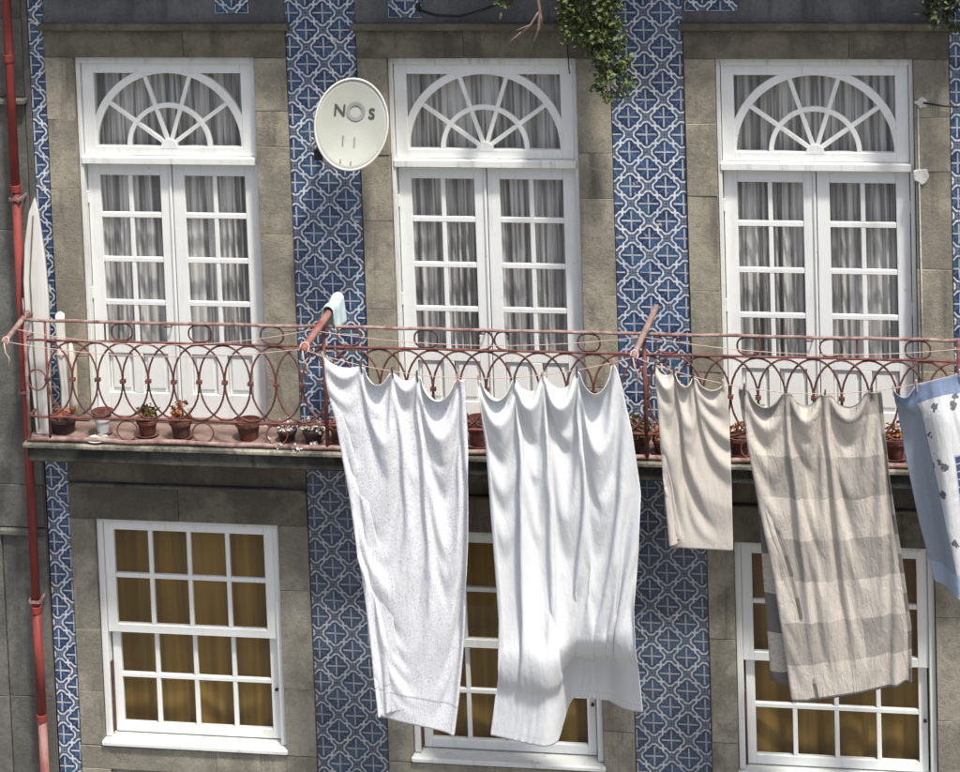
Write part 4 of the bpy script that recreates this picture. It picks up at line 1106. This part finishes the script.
# tall white board and cream roll leaning in the left corner
bd = empty('leaning_board', (-.30, -.34, FZ), 'tall white pointed board with dark edge leaning in the balcony corner', 'board')
def lean(m, k=.06):
    m.v = [(a, b + k*(c-FZ)*.5, c) for a, b, c in m.v]; return m
out = [(-.345, FZ), (-.372, 5.35), (-.398, 5.75), (-.405, 6.15), (-.385, 6.45), (-.34, 6.72), (-.288, 6.84), (-.262, 6.72), (-.222, 6.35), (-.205, 6.0), (-.213, 5.4), (-.22, FZ)]
lean(MB().prism(out, -.385, -.350)).build('board_face', 'board_white', bd, .006)
def shr(p, c=(-.30, 5.8), k=1.0): return (c[0]+(p[0]-c[0])*1.10-.012, c[1]+(p[1]-c[1])*1.004)
lean(MB().prism([shr(p) for p in out], -.3485, -.325)).build('board_back', 'board_edge', bd, .006)
lean(MB().tube([(-.315, -.392, FZ+.05), (-.335, -.392, 5.6), (-.345, -.392, 6.2), (-.30, -.392, 6.70)], .006, 6)).build('seam', 'board_edge', bd)
rl = empty('rolled_blind', (-.12, -.25, FZ), 'cream rolled cloth standing behind the left end of the railing', 'rolled cloth')
def crumple(m, cx, cy, k, seed):
    r_ = random.Random(seed); p1, p2 = r_.uniform(0, 6), r_.uniform(0, 6)
    out_ = []
    for a, b, c in m.v:
        an = math.atan2(b-cy, a-cx); q = 1 + k*(math.sin(5*an+p1+2*c) + .6*math.sin(8*an+p2-5*c) + .4*math.sin(3*an+9*c))
        out_.append((cx+(a-cx)*q + .012*math.sin(4*c+p1), cy+(b-cy)*q, c))
    m.v = out_; return m
prof = [(.040+.006*math.sin(i*.9), FZ+.02+(5.85-FZ)*i/14) for i in range(14)] + [(.034, 5.87), (.014, 5.885)]
crumple(MB().lathe(prof, -.135, -.26, 28), -.135, -.26, .12, 1).build('roll', 'board_white', rl, 0, True)
crumple(MB().lathe([(.02, FZ+.1), (.03, 5.15), (.028, 5.3), (.03, 5.45), (.02, 5.58), (.006, 5.66)], -.06, -.28, 20), -.06, -.28, .2, 2).build('flap', 'cream_cloth', rl, 0, True)
MB().tube([(-.135+.054*math.cos(2*PI*i/12), -.26+.054*math.sin(2*PI*i/12), 5.55) for i in range(12)], .006, 5, True).build('tie', 'rope', rl)

# ------------------------------------------------------------------ hanging plants from the floor above, cables, plaster patches
def hanging(name, label, x0, x1, y, ztop, zbots, seed, mat, n_per, size):
    r_ = random.Random(seed); t = empty(name, ((x0+x1)/2, y, ztop), label, 'plant', 'hanging plants')
    fol = MB(); k = len(zbots)
    for i, zb in enumerate(zbots):
        xx = x0+(x1-x0)*(i+.5)/k; pts = []; yy = y+r_.uniform(-.08, .08)
        for j in range(9):
            u = j/8; pts.append((xx+.05*math.sin(u*4+i)+r_.uniform(-.015, .015), yy-.05*math.sin(u*3), ztop+(zb-ztop)*u))
        MB().tube(pts, .005, 5).build('stem', 'stem_green', t)
        for p in pts:
            nn = int(n_per*(1.0 if p[2] > zb+.12 else .6)); leaves(fol, p[0], p[1], p[2], nn, .06, .06, .06, size, r_, -.5)
    o = fol.build('foliage', mat, t); stuff(o); return t
hanging('hanging_plant', 'thick green plant hanging down over the right corner of the middle door', 4.05, 4.50, -.42, 9.05, [8.28, 8.20, 8.16, 8.10, 8.05, 8.14, 8.02, 7.80, 7.72, 7.76, 7.86], 5, 'ivy_leaf', 62, .046)
hanging('hanging_plant', 'dark plant hanging at the top right corner above the right door', 6.75, 7.2, -.40, 9.05, [8.38, 8.30, 8.24, 8.3, 8.27], 9, 'dark_leaf', 40, .055)
hanging('hanging_plant', 'small green sprig hanging over the middle of the middle door head', 3.58, 3.68, -.40, 9.05, [8.42, 8.40], 13, 'ivy_leaf', 12, .07)
rt = empty('bare_root', (3.85, -.35, 8.9), 'bare pale roots dangling above the middle door', 'roots', 'hanging plants')
for pts, r in (([(3.83, -.36, 8.95), (3.84, -.35, 8.5), (3.855, -.34, 8.36), (3.84, -.33, 8.22), (3.80, -.32, 8.12)], .012), ([(3.85, -.34, 8.36), (3.78, -.33, 8.25), (3.70, -.32, 8.18)], .008),
               ([(3.78, -.33, 8.25), (3.66, -.31, 8.20)], .005), ([(3.70, -.32, 8.19), (3.62, -.31, 8.12), (3.60, -.3, 8.1)], .004), ([(3.855, -.34, 8.36), (3.87, -.33, 8.25)], .007)):
    MB().tube(pts, r, 6).build('root', 'root_bark', rt, 0, True)
cb = MB().tube([(2.86, -.10, 8.32), (3.0, -.10, 8.275), (3.2, -.11, 8.27), (3.4, -.12, 8.33), (3.6, -.16, 8.42), (3.75, -.2, 8.6)], .011, 6).build('cable', 'cable_black', None, 0, True)
tag(cb, 'black cable sagging along the wall above the middle door', 'cable', 'wall cables')
cb = MB().tube([(2.858, -.10, 8.31), (2.858, -.10, 8.37)], .02, 6).build('cable_stub', 'cable_black'); tag(cb, 'short black pipe stub on the wall above the middle door', 'pipe stub')
cb = MB().tube([(4.035, -.14, 8.15), (4.035, -.12, 7.95), (4.033, -.07, 7.85), (4.036, -.05, 7.80)], .005, 5).build('cable', 'cable_black', None, 0, True)
tag(cb, 'short black wire hanging at the top right corner of the middle door', 'cable', 'wall cables')
for i, (z0_, lb) in enumerate(((7.60, 'upper white plaster patch on the stone right of the right door'), (7.03, 'lower white plaster patch on the stone right of the right door'))):
    m = MB(); r_ = random.Random(i+3); pts = []
    for k in range(14):
        a = 2*PI*k/14; rr = (.05 if i == 0 else .062)*r_.uniform(.65, 1.25); pts.append((6.725+rr*math.cos(a), z0_+rr*math.sin(a)*(.8 if i == 0 else 1.2)))
    o = m.prism(pts, YS-.016, YS+.01).build('plaster_patch', 'plaster_white', None, .006); tag(o, lb, 'plaster patch', 'plaster patches')
cb = MB().tube([(6.74, YS-.02, 7.60), (6.80, YS-.02, 7.59), (6.90, YS-.02, 7.575), (7.0, YS-.02, 7.57)], .008, 6).build('cable', 'cable_black', None, 0, True)
tag(cb, 'dark cable running right from the upper plaster patch', 'cable', 'wall cables')
cb = MB().tube([(6.70, YS-.008, 7.55), (6.698, YS-.008, 6.9), (6.70, YS-.008, 6.2), (6.70, YS-.008, 5.2)], .006, 5).build('cable', 'plaster_white', None, 0, True)
tag(cb, 'thin white cable down the right jamb of the right door', 'cable', 'wall cables')
